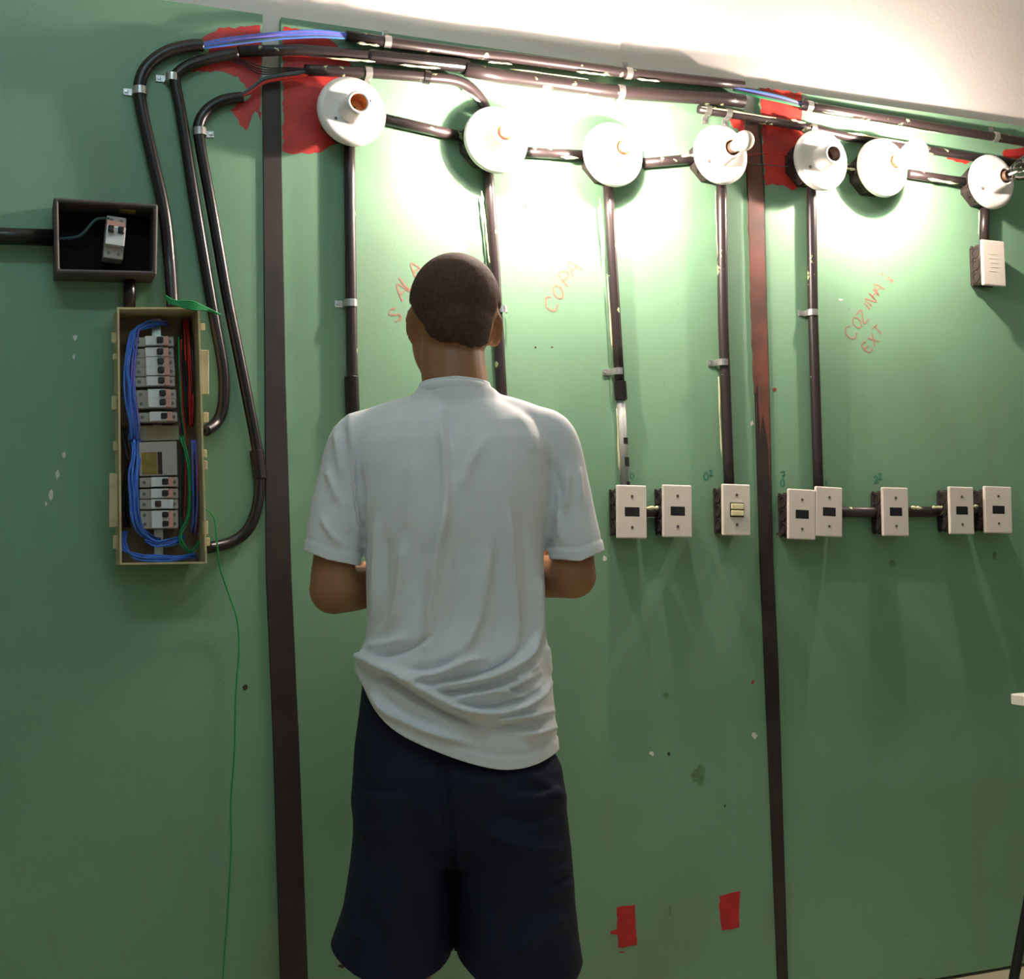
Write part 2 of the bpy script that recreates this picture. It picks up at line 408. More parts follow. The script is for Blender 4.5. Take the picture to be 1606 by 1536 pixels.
STROKES = {'S': [[(.9, .85), (.5, 1), (.1, .8), (.4, .55), (.85, .35), (.7, .05), (.1, .1)]], 'A': [[(0, 0), (.5, 1), (1, 0)], [(.2, .4), (.8, .4)]],
           'L': [[(.1, 1), (.1, 0), (.8, 0)]], 'C': [[(.9, .85), (.5, 1), (.1, .6), (.15, .2), (.5, 0), (.95, .2)]],
           'O': [[(.5, 1), (.1, .6), (.2, .1), (.6, 0), (.95, .5), (.8, .9), (.5, 1)]], 'P': [[(.1, 0), (.1, 1), (.7, .95), (.85, .7), (.6, .5), (.1, .5)]],
           'Z': [[(.1, 1), (.9, 1), (.1, 0), (.9, 0)]], 'I': [[(.5, 1), (.5, 0)]], 'N': [[(.1, 0), (.1, 1), (.9, 0), (.9, 1)]],
           'H': [[(.1, 0), (.1, 1)], [(.9, 0), (.9, 1)], [(.1, .5), (.9, .5)]], 'E': [[(.9, 1), (.1, 1), (.1, 0), (.9, 0)], [(.1, .5), (.7, .5)]],
           'X': [[(.1, 0), (.9, 1)], [(.1, 1), (.9, 0)]], 'T': [[(0, 1), (1, 1)], [(.5, 1), (.5, 0)]], '-': [[(.2, .9), (.35, .5)]],
           '0': [[(.5, 1), (.1, .6), (.2, .1), (.6, 0), (.95, .5), (.8, .9), (.5, 1)]], '2': [[(.1, .8), (.5, 1), (.85, .75), (.1, 0), (.95, .05)]],
           '7': [[(.1, 1), (.9, 1), (.4, 0)], [(.3, .5), (.8, .5)]], '3': [[(.1, .9), (.6, 1), (.8, .75), (.4, .55), (.85, .3), (.5, 0), (.1, .1)]], '1': [[(.3, .8), (.55, 1), (.55, 0)]]}
def writing(letters, size, ang, m, parent, label, wpx=1.7):
    g = G(); ux = (math.cos(ang), -math.sin(ang)); uy = (-math.sin(ang), -math.cos(ang))
    for ch, x, y, s in letters:
        for st in STROKES[ch]:
            P = [(x+ux[0]*(a-.5)*s*size*.75+uy[0]*(b-.5)*s*size, y+ux[1]*(a-.5)*s*size*.75+uy[1]*(b-.5)*s*size) for a, b in st]
            P = [(p.x, p.y) for p in spline([(a, b, 0) for a, b in P], 4)]
            L = []
            for i, (a, b) in enumerate(P):
                q = P[min(i+1, len(P)-1)]; r = P[max(i-1, 0)]; t = Vector((q[0]-r[0], q[1]-r[1])).normalized()
                L += [W(a-t.y*wpx*.5, b+t.x*wpx*.5, 0.0005), W(a+t.y*wpx*.5, b-t.x*wpx*.5, 0.0005)]
            g.add(L, [(2*i, 2*i+1, 2*i+3, 2*i+2) for i in range(len(P)-1)])
    g.build('handwriting', m, parent, label=label)
writing([('C', 864, 477, 1), ('O', 875, 458, .9), ('P', 889, 436, 1), ('A', 899, 420, 1)], 24, math.radians(38), 'ink_red', pan2, 'red handwritten word COPA', 2.6)
writing([('S', 620, 494, .9), ('A', 631, 456, 1.1), ('L', 639, 440, 1), ('A', 652, 422, 1)], 24, math.radians(38), 'ink_red', pan2, 'red handwritten word SALA half hidden by the head', 2.6)
writing([('C', 1334, 522, 1.2), ('O', 1344, 506, 1), ('Z', 1353, 497, 1), ('I', 1360, 480, .8), ('N', 1366, 471, .9), ('H', 1371, 462, .8), ('A', 1377, 452, 1), ('-', 1387, 431, .7), ('S', 1396, 439, .5)],
        18, math.radians(42), 'ink_red', pan3, 'red handwritten word COZINHA', 2.0)
writing([('E', 1360, 544, .9), ('X', 1370, 533, 1), ('T', 1377, 518, .9)], 17, math.radians(42), 'ink_red', pan3, 'red handwritten EXT', 2.0)
for let, p, lb in [([('0', 1107, 747, 1), ('2', 1115, 742, .8)], pan2, 'teal number beside the switch conduit'), ([('0', 991, 747, .8)], pan2, 'small teal mark beside the grey conduit'),
                   ([('7', 1228, 746, 1), ('0', 1227, 758, .9)], pan3, 'teal number beside the brown strip'), ([('2', 1374, 752, .9), ('2', 1380, 747, .8)], pan3, 'teal number above the lone outlet'), ([('1', 1296, 759, .7)], pan3, 'small teal mark above the paired outlets')]:
    writing(let, 11, math.radians(10), 'ink_teal', p, lb, 1.5)

# ------------------------------------------------------------------ conduits
PR = 0.0115
def clamp_on(px, py, dirv, parent, d=0.014, r=PR, side=-1, ears=1):
    """galvanised strap: half ring over the pipe, flat ear(s) screwed to the board"""
    c = W(px, py, d); t = Vector(dirv).normalized(); n = Vector((0, -1, 0)); b = t.cross(n).normalized()
    if (b.z < 0 if abs(b.z) > abs(b.x) else b.x > 0): b = -b
    b = b*(-side)
    g = G(); Rr = r+0.0022; wd = 0.0075
    sec = []
    for k in range(13):
        a = -0.12*math.pi + (1.24*math.pi)*k/12
        sec.append((math.cos(a), math.sin(a)))
    V = []
    for (cx, sy) in sec:
        o = b*cx + n*sy
        V += [c+o*Rr-t*wd, c+o*Rr+t*wd, c+o*(Rr-.0018)+t*wd, c+o*(Rr-.0018)-t*wd]
    Fc = []
    for i in range(len(sec)-1):
        for k in range(4): Fc.append((i*4+k, i*4+(k+1) % 4, (i+1)*4+(k+1) % 4, (i+1)*4+k))
    Fc += [(3, 2, 1, 0), tuple((len(sec)-1)*4+k for k in range(4))]
    g.add(V, Fc)
    for s in ([1, -1] if ears == 2 else [1]):
        cc = c + b*s*(Rr+0.008); cc.y = -0.0018
        g.add(*rbox(cc, (0.018, 0.003, 0.014), 0.0008, (b, Vector((0, 1, 0)), t)))
        sc = cc.copy(); sc.y = -0.0035
        g.add(*lathe([(0, .004), (.0015, .0035), (.002, 0)], sc+b*s*0.002, seg=10))
        # short upright between ear and ring
        up = c + b*s*(Rr-.0006); up.y = (-0.002 + (-d))/2
        g.add(*rbox(up, (0.0018, d, 0.014), 0.0003, (b, Vector((0, 1, 0)), t)))
    g.build('clamp', 'galvanised', parent, smooth=False)
def conduit(pts, label, m='conduit_black', r=PR, d=0.014, clamps=(), smooth_n=0, coupl=(), group=None, name='conduit', ends=True, thick=None):
    P3 = [W(p[0], p[1], p[2] if len(p) > 2 else d) for p in pts]
    base = P3[0].copy(); base.y = 0
    t = thing(name, label, 'conduit', base, group)
    path = spline(P3, smooth_n) if smooth_n else P3
    if not smooth_n:      # subdivide straight runs and let them wander a little
        q = []
        for a, b in zip(path, path[1:]):
            n = max(1, int((b-a).length/0.08))
            for k in range(n): q.append(a.lerp(b, k/n))
        path = q + [path[-1]]
    g = G(); g.add(*tube(path, r, 16))
    g.build('pipe', m, t, smooth=True)
    for cpt in clamps:
        cp = Vector(cpt[:2])
        i = min(range(len(path)), key=lambda j: (Vector(proj(np.array([path[j]])) [0:2]).to_2d() if False else Vector((float(proj(np.array([path[j]]))[0][0]), float(proj(np.array([path[j]]))[1][0])))-cp).length)
        dv = path[min(i+1, len(path)-1)]-path[max(i-1, 0)]
        clamp_on(cpt[0], cpt[1], dv, t, d if len(cpt) < 3 else cpt[2], r, ears=cpt[3] if len(cpt) > 3 else 1, side=cpt[4] if len(cpt) > 4 else -1)
    for (x0, y0, x1, y1) in coupl:
        g = G(); a = W(x0, y0, d); b = W(x1, y1, d)
        g.add(*tube([a, a.lerp(b, .03), a.lerp(b, .97), b], [r, r+.003, r+.003, r], 16))
        g.build('coupling', 'conduit_bare', t, smooth=False)
    return t
def straggle(o_parent, pts, rpx=2.0, d=0.026, m='cream_paint', seed=0):
    """dribble of pale wall paint lying along a pipe"""
    rnd = random.Random(seed)
    P = []
    for a, b in zip(pts, pts[1:]):
        for k in range(8):
            t = k/8; P.append((a[0]+(b[0]-a[0])*t+rnd.uniform(-.6, .6), a[1]+(b[1]-a[1])*t+rnd.uniform(-.6, .6)))
    R = [max(.0008, 0.0013*rpx*rnd.uniform(.5, 1.2)) for _ in P]; R[0] = R[-1] = .0005
    mk('paint_dribble', *tube([W(x, y, d) for x, y in P], R, 6, flat=0.45), m, o_parent, smooth=True)

# left bundle dropping to the breaker board
conduit([(318, 71), (297, 72), (262, 81), (232, 103), (219, 132), (221, 165), (236, 235), (257, 330), (266, 410), (271, 484, .045)], 'outermost black conduit curving down left of the bundle into the breaker panel top', 'conduit_bare', smooth_n=6, clamps=[(220, 143)], r=.0122, d=.015)
conduit([(372, 83), (338, 90), (300, 101), (278, 116), (275, 130), (284, 180), (301, 290), (319, 400), (336, 500), (350, 580), (350, 635), (340, 662), (322, 676, .04)], 'middle black conduit of the bundle curling back into the side of the breaker panel', 'conduit_bare', smooth_n=6, clamps=[(270, 122)], r=.0112, d=.014)
conduit([(380, 153), (352, 157), (328, 170), (313, 192), (313, 222), (329, 310), (343, 390), (357, 470), (372, 545), (392, 645), (404, 712), (407, 760), (402, 800), (388, 832), (362, 851), (325, 860, .035)], 'innermost black conduit looping beside the brown strip into the breaker panel foot', 'conduit_bare', smooth_n=6, clamps=[(313, 207, .014, 1, 1)], r=.0112, d=.014, coupl=[(402, 706, 408, 752)])
conduit([(-420, 358, .03), (84, 373, .03)], 'black conduit entering the small open black box from the side', 'conduit_bare', r=.016, d=.03)
conduit([(203, 428, .02), (203, 486, .03)], 'short black conduit linking the small black box to the breaker panel', 'conduit_bare', d=.02)

# top runs
A1 = conduit([(543, 56), (607, 66), (737, 84), (799, 90), (972, 113), (1165, 133)], 'uppermost black conduit along the partition top with open end and wires', clamps=[(607, 66, .014, 1), (985, 115, .014, 1)])
B1 = conduit([(374, 81), (470, 78), (560, 86), (650, 93), (733, 104)], 'short black conduit with a long sleeve running under the wire-fed uppermost one', coupl=[(575, 87, 736, 104)])
B3 = conduit([(730, 109, .018), (780, 119, .018), (972, 145, .018), (1134, 155, .018), (1166, 159, .018)], 'thickest black conduit above the burning lamps, ending at the red-edged brown strip', r=.0155, d=.018, clamps=[(972, 145, .018, 1, 1)])
C1 = conduit([(478, 110), (577, 114), (666, 121), (712, 126), (738, 138), (757, 160), (765, 180)], 'short black conduit bending down to the burning lamp above the head', smooth_n=5, clamps=[(577, 114, .014, 1, 1)], coupl=[(664, 120, 674, 122)])
A2 = conduit([(1256, 165), (1400, 189), (1549, 213), (1640, 228), (1950, 278)], 'uppermost black conduit above the clear bulb lamp', clamps=[(1268, 167, .014, 1), (1560, 215)])
B2 = conduit([(1096, 171), (1160, 181), (1271, 201), (1327, 214), (1521, 246), (1640, 262), (1950, 306)], 'slim black conduit crossing the red-edged brown strip just above the lamps', clamps=[(1109, 173, .014, 1, 1), (1141, 178, .014, 1, 1), (1274, 202, .014, 1, 1)], r=.0105)
for par, pts, sd in [(A1, [(560, 67), (600, 73)], 1), (A1, [(765, 97), (808, 101)], 2), (A1, [(905, 112), (960, 119)], 3), (A1, [(1000, 124), (1040, 128)], 4), (B1, [(510, 90), (600, 98)], 5),
                     (B1, [(625, 101), (700, 108)], 6), (B3, [(800, 108), (940, 127)], 14), (B3, [(985, 160), (1070, 165)], 7), (B2, [(1100, 167), (1235, 188)], 8), (B2, [(1240, 188), (1268, 194)], 15), (A2, [(1290, 175), (1345, 184)], 9), (A2, [(1360, 190), (1500, 214)], 10), (B2, [(1330, 208), (1480, 234)], 12), (C1, [(725, 140), (757, 163)], 13)]:
    straggle(par, pts, 2.2, .024, seed=sd)

# runs between the lamps
conduit([(590, 184), (735, 217)], 'black conduit joining the empty lamp on red paint to a burning lamp')
H2 = conduit([(810, 238), (935, 245)], 'black conduit between the two burning lamps near the head')
H3 = conduit([(1010, 256), (1112, 247)], 'black conduit between a burning lamp and the lamp with a frosted bulb')
H5 = conduit([(1305, 262), (1360, 268)], 'short pale-streaked conduit between the empty white lamp and the burning lamp')
H6 = conduit([(1425, 273), (1535, 289)], 'black conduit between the burning lamp and the clear bulb lamp')
for par, pts, sd in [(H2, [(880, 246), (912, 249)], 21), (H3, [(1068, 245), (1092, 243)], 22), (H5, [(1325, 264), (1345, 267)], 23), (H6, [(1455, 280), (1510, 290)], 24)]:
    straggle(par, pts, 3.0, .025, seed=sd)

# drops to the outlets
conduit([(548, 205), (549, 350), (551, 500), (556, 772)], 'black drop conduit from the empty lamp on red paint down behind the shoulder', clamps=[(550, 476)], coupl=[(551, 590, 553, 650)], r=.0118)
V2 = conduit([(764, 240), (776, 420), (788, 640), (796, 772)], 'black drop conduit passing behind the head', clamps=[(786, 486)], r=.0118)
V3 = conduit([(952, 265), (961, 420), (972, 605)], 'black drop conduit ending in a coupling above the grey flaking conduit', clamps=[(968, 583)], coupl=[(972, 598, 974, 628)])
V3b = conduit([(974, 622), (980, 775)], 'grey flaking conduit with black tape bands entering an outlet', 'conduit_grey', r=.010)
V4 = conduit([(1131, 262), (1134, 500), (1144, 775)], 'black drop conduit down to the double switch', clamps=[(1133, 569)], r=.0122)
conduit([(1272, 275), (1275, 490), (1284, 778)], 'black drop conduit down to the paired outlets', clamps=[(1274, 491)], r=.0122)
V7 = conduit([(1545, 305), (1543, 392)], 'short black drop conduit from the clear bulb lamp to the blank cover', r=.0115)
for (x0, y0, x1, y1, rr) in ((979.2, 718, 979.8, 732, .0106), (977.3, 687, 977.8, 697, .0103), (981, 756, 981.4, 768, .0104)):
    mk('tape_band', *tube([W(x0, y0, .014), W(x1, y1, .014)], rr, 16), 'slot_black', V3b, smooth=False, label='black tape band')
for par, pts, sd in [(V2, [(756, 300), (764, 380), (768, 420)], 31), (V3, [(941, 310), (950, 420)], 32), (V3, [(952, 430), (962, 575)], 33), (V3b, [(967, 640), (973, 760)], 34), (V4, [(1122, 300), (1126, 420)], 35),
                     (V4, [(1127, 590), (1133, 740)], 36), (V7, [(1536, 330), (1535, 375)], 37)]:
    straggle(par, pts, 2.0, .016, seed=sd)
HO = conduit([(1005, 803), (1045, 803)], 'short conduit between the outlet under the grey conduit and its neighbour', r=.0115)
straggle(HO, [(1013, 797), (1040, 797)], 4.5, .024, seed=41)
HP = conduit([(1310, 803), (1395, 804), (1498, 802)], 'black horizontal conduit linking the paired outlets to those further along', r=.0125)
straggle(HP, [(1428, 796), (1450, 799)], 4, .024, seed=42); straggle(HP, [(1462, 796), (1482, 796)], 3.5, .024, seed=43)
HQ = conduit([(1520, 799), (1556, 799)], 'short conduit joining the farthest outlet to the end of the long conduit', r=.0115)
straggle(HQ, [(1527, 795), (1543, 794)], 4, .024, seed=44)

# loose wires bridging the gaps
def wires(name, label, specs, root, r=.0016):
    b = W(*root); b.y = 0
    t = thing(name, label, 'wires', b)
    for pts, m in specs:
        P = spline([W(p[0], p[1], p[2] if len(p) > 2 else .02) for p in pts], 6)
        mk('wire', *tube(P, r, 7), m, t, smooth=True)
    return t
sp = []
for k in range(7):
    o = (k-3)*1.7
    sp.append(([(312, 73+o*.6, .016), (345, 67+o, .022), (400, 60+o, .026+.002*(k % 3)), (450, 55+o, .026), (500, 53+o, .022), (548, 57+o*.7, .014)], ['wire_blue', 'wire_violet', 'wire_violet', 'wire_blue', 'wire_violet', 'wire_teal', 'wire_blue'][k]))
wires('wire_bundle', 'blue and violet wires crossing over the brown strip near the breaker panel', sp, (430, 60), .0022)
sp = []
for k in range(5):
    o = (k-2)*2.2
    sp.append(([(374, 153+o*.5, .016), (395, 140+o, .02), (415, 126+o, .022), (445, 120+o, .022), (468, 117+o, .018), (492, 111+o*.5, .014)], ['wire_teal', 'wire_teal', 'wire_black', 'wire_red', 'wire_red'][k]))
wires('wire_bundle', 'teal and red wires slung from a conduit elbow over red paint', sp, (420, 125), .0019)
sp = []
for k in range(4):
    sp.append(([(345, 84+k*2, .016), (380, 93+k*3, .01), (405, 103+k*4, .01), (425, 107+k*3, .012), (450, 106+k*2, .012), (485, 108, .014)], 'wire_black'))
wires('wire_bundle', 'thin black wires strung under the conduit over the strip near the breaker panel', sp, (410, 105), .0012)
sp = []
for k in range(6):
    o = (k-2.5)*2
    sp.append(([(1150, 139+o*.5, .014), (1185, 146+o, .02), (1225, 155+o, .02), (1262, 166+o*.6, .014)], ['wire_black', 'wire_blue', 'wire_violet', 'wire_black', 'wire_teal', 'wire_green'][k]))
wires('wire_bundle', 'dark blue and black wires bridging two conduits at the red-edged strip top', sp, (1200, 150), .002)
wires('wire_pair', 'thin red and teal wire pair across the red-edged strip at lamp height', [([(1170, 244, .02), (1200, 241, .012), (1230, 243, .014), (1262, 250, .02)], 'wire_red'), ([(1170, 256, .02), (1205, 259, .012), (1235, 261, .014), (1262, 258, .02)], 'wire_teal')], (1200, 250), .0011)

# ------------------------------------------------------------------ lamps
def octagon(cx, cz, r, rot=math.pi/8): return [(cx+r*math.cos(rot+i*math.pi/4), cz+r*math.sin(rot+i*math.pi/4)) for i in range(8)]
def a_bulb(c0, axis, L, R, rc=.0125):
    prof = []
    nk = 22
    prof.append((0, rc))
    hc = L-R
    for i in range(1, 8):
        t = i/8; prof.append((hc*0.72*t, rc+(R*0.86-rc)*(t*t*(3-2*t))))
    a0 = math.asin(min(1, .28*hc/R)) if .28*hc < R else math.pi/2
    for i in range(nk):
        a = (math.pi/2 + a0) * (1-i/(nk-1))
        prof.append((hc + R*math.cos(a) if True else 0, R*math.sin(a)))
    return lathe(prof, c0, axis, 28)
def lamp(px, py, label, bulb=None, D=0.145, box_r=0.056, tilt=(0, 0), boxoff=(0, 0), dbox=0.046, cap='brass'):
    c = W(px, py, 0.062)
    base = Vector((c.x, 0, c.z))
    t = thing('wall_lamp', label, 'lamp', base)
    bc = base + Vector((boxoff[0], 0, boxoff[1]))
    g = G(); g.add(*prism(octagon(bc.x, bc.z, box_r), -dbox, -0.0002))
    for i in range(8):        # knock-out lugs and ribs on the box sides
        a = i*math.pi/4; rr = box_r*math.cos(math.pi/8)
        p = bc + Vector((math.cos(a)*rr, -dbox*.5, math.sin(a)*rr)); nx = Vector((math.cos(a), 0, math.sin(a)))
        g.add(*lathe([(0, .011), (.0025, .011), (.0025, .007), (.0008, .007)], p, nx, 14))
    g.build('octagonal_box', 'box_black', t)
    ax = Vector((tilt[0], -1, tilt[1])).normalized()
    o = base + Vector((0, -dbox, 0)); R = D/2
    prof = [(0, R-.012), (0.0, R-.003), (.004, R), (.011, R), (.016, R-.0035), (.0185, R-.009), (.0185, R-.016), (.0165, R-.024), (.0165, .034), (.0185, .029), (.022, .0265)]
    mk('base_disc', *lathe(prof, o, ax, 56), 'lamp_white', t, smooth=True)
    prof = [(.019, .0305), (.030, .0275), (.045, .0255), (.056, .0245), (.0595, .0235), (.0605, .0220), (.0605, .0180), (.030, .0175)]
    so = mk('socket', *lathe(prof, o, ax, 36), 'lamp_white', t, smooth=True)
    th = [(.0605-.001*i, .0173+(.0007 if i % 3 == 0 else 0)) for i in range(1, 30)] + [(.030, .002)]
    mk('socket_thread', *lathe(th, o, ax, 24), cap, so, smooth=False, label='brass screw thread inside the socket')
    for s in (1, -1):
        p = o + ax*0.0158 + Vector((s*.036, 0, s*.022))
        mk('screw', *lathe([(0, .0042), (.0016, .0042), (.0024, .003), (.0024, 0)], p, ax, 12), 'screw_steel', t)
    if bulb:
        kind, L, Rb = bulb
        cb = o + ax*.052
        b = mk('bulb', *a_bulb(cb+ax*.018, ax, L, Rb), {'lit': 'bulb_lit', 'frost': 'bulb_frosted', 'clear': 'bulb_clear'}[kind], t, smooth=True, label={'lit': 'burning light bulb', 'frost': 'small frosted light bulb', 'clear': 'clear glass light bulb'}[kind])
        mk('bulb_cap', *lathe([(-.012, .006), (-.010, .0125)] + [(-.008+.0022*i, .0130+(.0008 if i % 2 else 0)) for i in range(11)] + [(.018, .0128)], cb, ax, 20), 'cap_brown', b, smooth=True)
        if kind == 'lit':
            f0 = cb+ax*.058
            mk('glowing_core', *tube([f0-ax*.009, f0-ax*.006, f0+ax*.006, f0+ax*.009], [.004, .0085, .0085, .004], 12), 'bulb_core', b, smooth=True)
        if kind == 'clear':
            f0 = cb+ax*.02
            mk('filament_stem', *tube([f0, f0+ax*.02, f0+ax*.026], [.004, .0025, .0012], 8), 'bulb_frosted', b, smooth=True)
            mk('filament', *tube([f0+ax*.02, f0+ax*.036+Vector((-.008, 0, 0)), f0+ax*.036+Vector((.008, 0, 0)), f0+ax*.02], .0004, 5), 'screw_steel', b)
    return t
lamp(553, 173, 'round white lampholder with an empty brass socket beside the red paint', None, tilt=(.02, .03))
lamp(780, 218, 'burning lamp on a white round holder above the head', ('lit', .088, .030), boxoff=(-.012, .004))
lamp(964, 241, 'burning lamp on a white round holder above the word COPA', ('lit', .088, .030))
lamp(1133, 241, 'round white lampholder with a small frosted bulb above the double switch conduit', ('frost', .062, .0225), D=.14)
lamp(1290, 250, 'round white lampholder with an empty socket beside the red-edged brown strip', None, D=.148, boxoff=(-.012, 0), cap='cap_brown')
lamp(1387, 262, 'burning lamp on a white round holder above the word COZINHA', ('lit', .088, .030), boxoff=(-.006, -.004))
lamp(1558, 284, 'round white lampholder with a clear glass bulb above the blank cover', ('clear', .088, .030), D=.14, cap='cap_brown')

# ------------------------------------------------------------------ outlets
def outlet(px, py, label, cat='outlet', name='wall_outlet', wd=.074, ht=.117, roll=0., yaw=0., kind='slot', depth=.048, slot=(0, 0), group=None):
    c = W(px, py, depth+.006)
    base = Vector((c.x, 0, c.z)); t = thing(name, label, cat, base, group)
    ax = rot_axes(roll, yaw)
    # surface box behind the plate with open knock-outs
    bw, bh = wd*.80, ht*.86
    g = G(); g.add(*rbox(base+Vector((0, -depth/2, 0)), (bw, depth, bh), .004))
    for s in (-1, 1):
        for kz in (-1, 0, 1):
            p = base+Vector((s*bw/2, -depth*.5, kz*bh*.31))
            g.add(*lathe([(0, .0135), (.0022, .0135), (.0022, .010), (.0006, .010), (.0006, 0)], p, (s, 0, 0), 16))
        for kz in (-.48, -.16, .16, .48):
            g.add(*rbox(base+Vector((s*(bw/2+.001), -.012, kz*bh)), (.004, .006, .008), .001))
    for kx in (-.25, .25):
        for s in (-1, 1): g.add(*lathe([(0, .011), (.002, .011), (.002, .008), (.0005, .008)], base+Vector((kx*bw, -depth*.5, s*bh/2)), (0, 0, s), 14))
    g.build('back_box', 'box_black', t)
    pc = base+Vector((0, -depth-.0045, 0))
    pl = mk('cover_plate', *rbox(pc, (wd, .009, ht), .0028, ax, 3), 'plate_white', t)
    fr = lambda u, w, out: pc + ax[0]*u + ax[2]*w - ax[1]*(.0045+out)
    if kind == 'slot':
        mk('plug_slot', *rbox(fr(slot[0], slot[1], -.002), (.037, .0044, .021), .0008, ax), 'slot_black', t, label='dark rectangular opening')
    elif kind == 'switch':
        mk('switch_frame', *rbox(fr(0, 0, .0004), (.036, .002, .033), .0006, ax), 'slot_black', t)
        for s in (-1, 1):
            ay = (ax[0], ax[1], ax[2])
            mk('switch_key', *rbox(fr(0, s*.0075, .0022), (.032, .005, .0125), .0015, ay), 'key_cream', t, label='cream rocker key')
    else:
        for i in range(5):
            mk('embossed_line', *rbox(fr(random.uniform(-.006, .006), -.022+i*.011, .0002), (.026, .0009, .0016), .0003, ax), 'plate_white', t)
    if kind != 'blank':
        for s in (-1, 1): mk('screw', *lathe([(0, .0034), (.0010, .0032), (.0014, 0)], fr(0, s*.034, -.0002), -ax[1], 10), 'screw_steel', t)
    return t
R = math.radians
outlet(990.5, 803, 'white outlet plate with a dark slot under the grey flaking conduit', roll=R(1.0), wd=.073)
outlet(1062, 802, 'white outlet plate with a dark slot joined to the one under the grey conduit', roll=R(1.2), wd=.073)
outlet(1154.5, 800, 'white plate with two cream rocker keys at the foot of its conduit', 'switch', 'light_switch', roll=R(1.2), kind='switch', wd=.073)
outlet(1257, 807, 'white slotted outlet plate standing next to the red-edged brown strip', roll=R(2.2), wd=.075)
outlet(1299.5, 803, 'white slotted outlet plate under the drop conduit, tight against its neighbour', roll=R(2.6), wd=.075)
outlet(1404, 803, 'white slotted outlet plate alone midway along the horizontal conduit', roll=R(.8), wd=.076)
outlet(1507.5, 801, 'white slotted outlet plate at the end of the long horizontal conduit', roll=R(.9), wd=.075)
outlet(1565, 800, 'white slotted outlet plate farthest from the red-edged brown strip', roll=R(1.5), wd=.082, yaw=R(-4))
outlet(1558, 413, 'blank white cover plate on a black box below the clear bulb lamp', 'cover', 'blank_cover', roll=R(.3), kind='blank', wd=.073)

# ------------------------------------------------------------------ breakers
def breaker(parent, frame, cu, cv, L, H, d0, poles=1, flip=False, alt=False):
    """frame: (origin, u axis (length), v axis (stack)); u in metres"""
    o, u, v = frame; n = Vector((0, -1, 0)); c = o+u*cu+v*cv
    ax = (u, -n, v); s = -1 if flip else 1
    def bx(name, du, dv, dd, su, sv, sd, m, par, bev=.0008, label=None):
        return mk(name, *rbox(c+u*du*s+v*dv+n*(d0+dd), (su, sd, sv), bev, ax, 1), m, par, label=label)
    b = bx('circuit_breaker', 0, 0, .0225, L, H, .045, 'breaker_grey', parent, .0012)
    bx('raised_face', .0*L, 0, .052, .44*L, H*.96, .016, 'breaker_white', b)
    bx('colour_band', .29*L, 0, .050, .13*L, H*.96, .012, 'breaker_pink' if not alt else 'breaker_white', b)
    for p in range(poles):
        dv = (p-(poles-1)/2)*H/poles
        bx('toggle', (.13 if not alt else -.05)*L, dv, .063, .15*L, H/poles*.62, .014, 'slot_black' if not alt else 'hole_dark', b, .0015)
        for e in (-.38, .40):
            mk('terminal_screw', *lathe([(0, .0034), (.0008, .0034), (.0008, 0)], c+u*e*L*s+v*dv+n*(d0+.0449), n, 10), 'screw_steel', b)
    return b

# small open black box
q = [W(84, 309, .07), W(248, 320, .07), W(246, 432, .07), W(86, 428, .07)]
sb = thing('junction_box', 'small open black plastic box with one white double breaker', 'box', Vector((q[3].x, 0, q[3].z)))
def open_box(parent, q, depth, th, m, inner_m, name='enclosure', flange=0.0, rim=None):
    """q: front corners TL TR BR BL (world, y = -depth)"""
    cen = sum(q, Vector())/4
    def inset(p, k, y): 
        dx = p.x-cen.x; dz = p.z-cen.z
        return Vector((p.x-math.copysign(k, dx), y, p.z-math.copysign(k, dz)))
    rings = [[inset(p, -flange, -.0005) for p in q], [inset(p, 0, -.008) for p in q] , [inset(p, 0, -depth) for p in q], [inset(p, th, -depth) for p in q], [inset(p, th+.001, -.012) for p in q]]
    V = [p for r in rings for p in r]; Fc = []
    for i in range(len(rings)-1):
        for k in range(4): Fc.append((i*4+k, (i+1)*4+k, (i+1)*4+(k+1) % 4, i*4+(k+1) % 4))
    e = mk(name, V, Fc, m, parent)
    mk('back_plate', rings[-1], [(0, 1, 2, 3)], inner_m, parent)
    return e
e = open_box(sb, q, .07, .0085, 'box_grey', 'inside_black', flange=0)
bev = e.modifiers.new('bevel', 'BEVEL'); bev.width = .007; bev.segments = 3; bev.limit_method = 'ANGLE'
fr_o = W(178, 379, .02); du = (W(180, 350, .02)-W(175, 408, .02)).normalized()
breaker(sb, (Vector((fr_o.x, 0, fr_o.z)), du, Vector((0, -1, 0)).cross(du)), 0, 0, .082, .036, .006, poles=2)
P = spline([W(92, 375, .02), W(125, 370, .035), W(150, 345, .04), W(172, 343, .05)], 6)
mk('wire', *tube(P, .003, 8), 'wire_teal', sb, smooth=True)
mk('knockout', *rbox(W(200, 331, .04), (.03, .02, .006), .002), 'label_olive', sb, label='pale green rim of a knock-out hole')

# large breaker board
DB = .095
q = [W(184, 482, DB), W(313, 482, DB), W(325, 884, DB), W(188, 886, DB)]
db = thing('breaker_panel', 'tall open cream breaker panel full of breakers and blue wires', 'breaker panel', Vector((q[3].x, 0, q[3].z)))
enc = open_box(db, q, DB, .0035, 'board_cream', 'board_back', flange=.015)
def Bq(u, v, d):
    a = q[0].lerp(q[1], u); b = q[3].lerp(q[2], u); p = a.lerp(b, v); return Vector((p.x, -d, p.z))
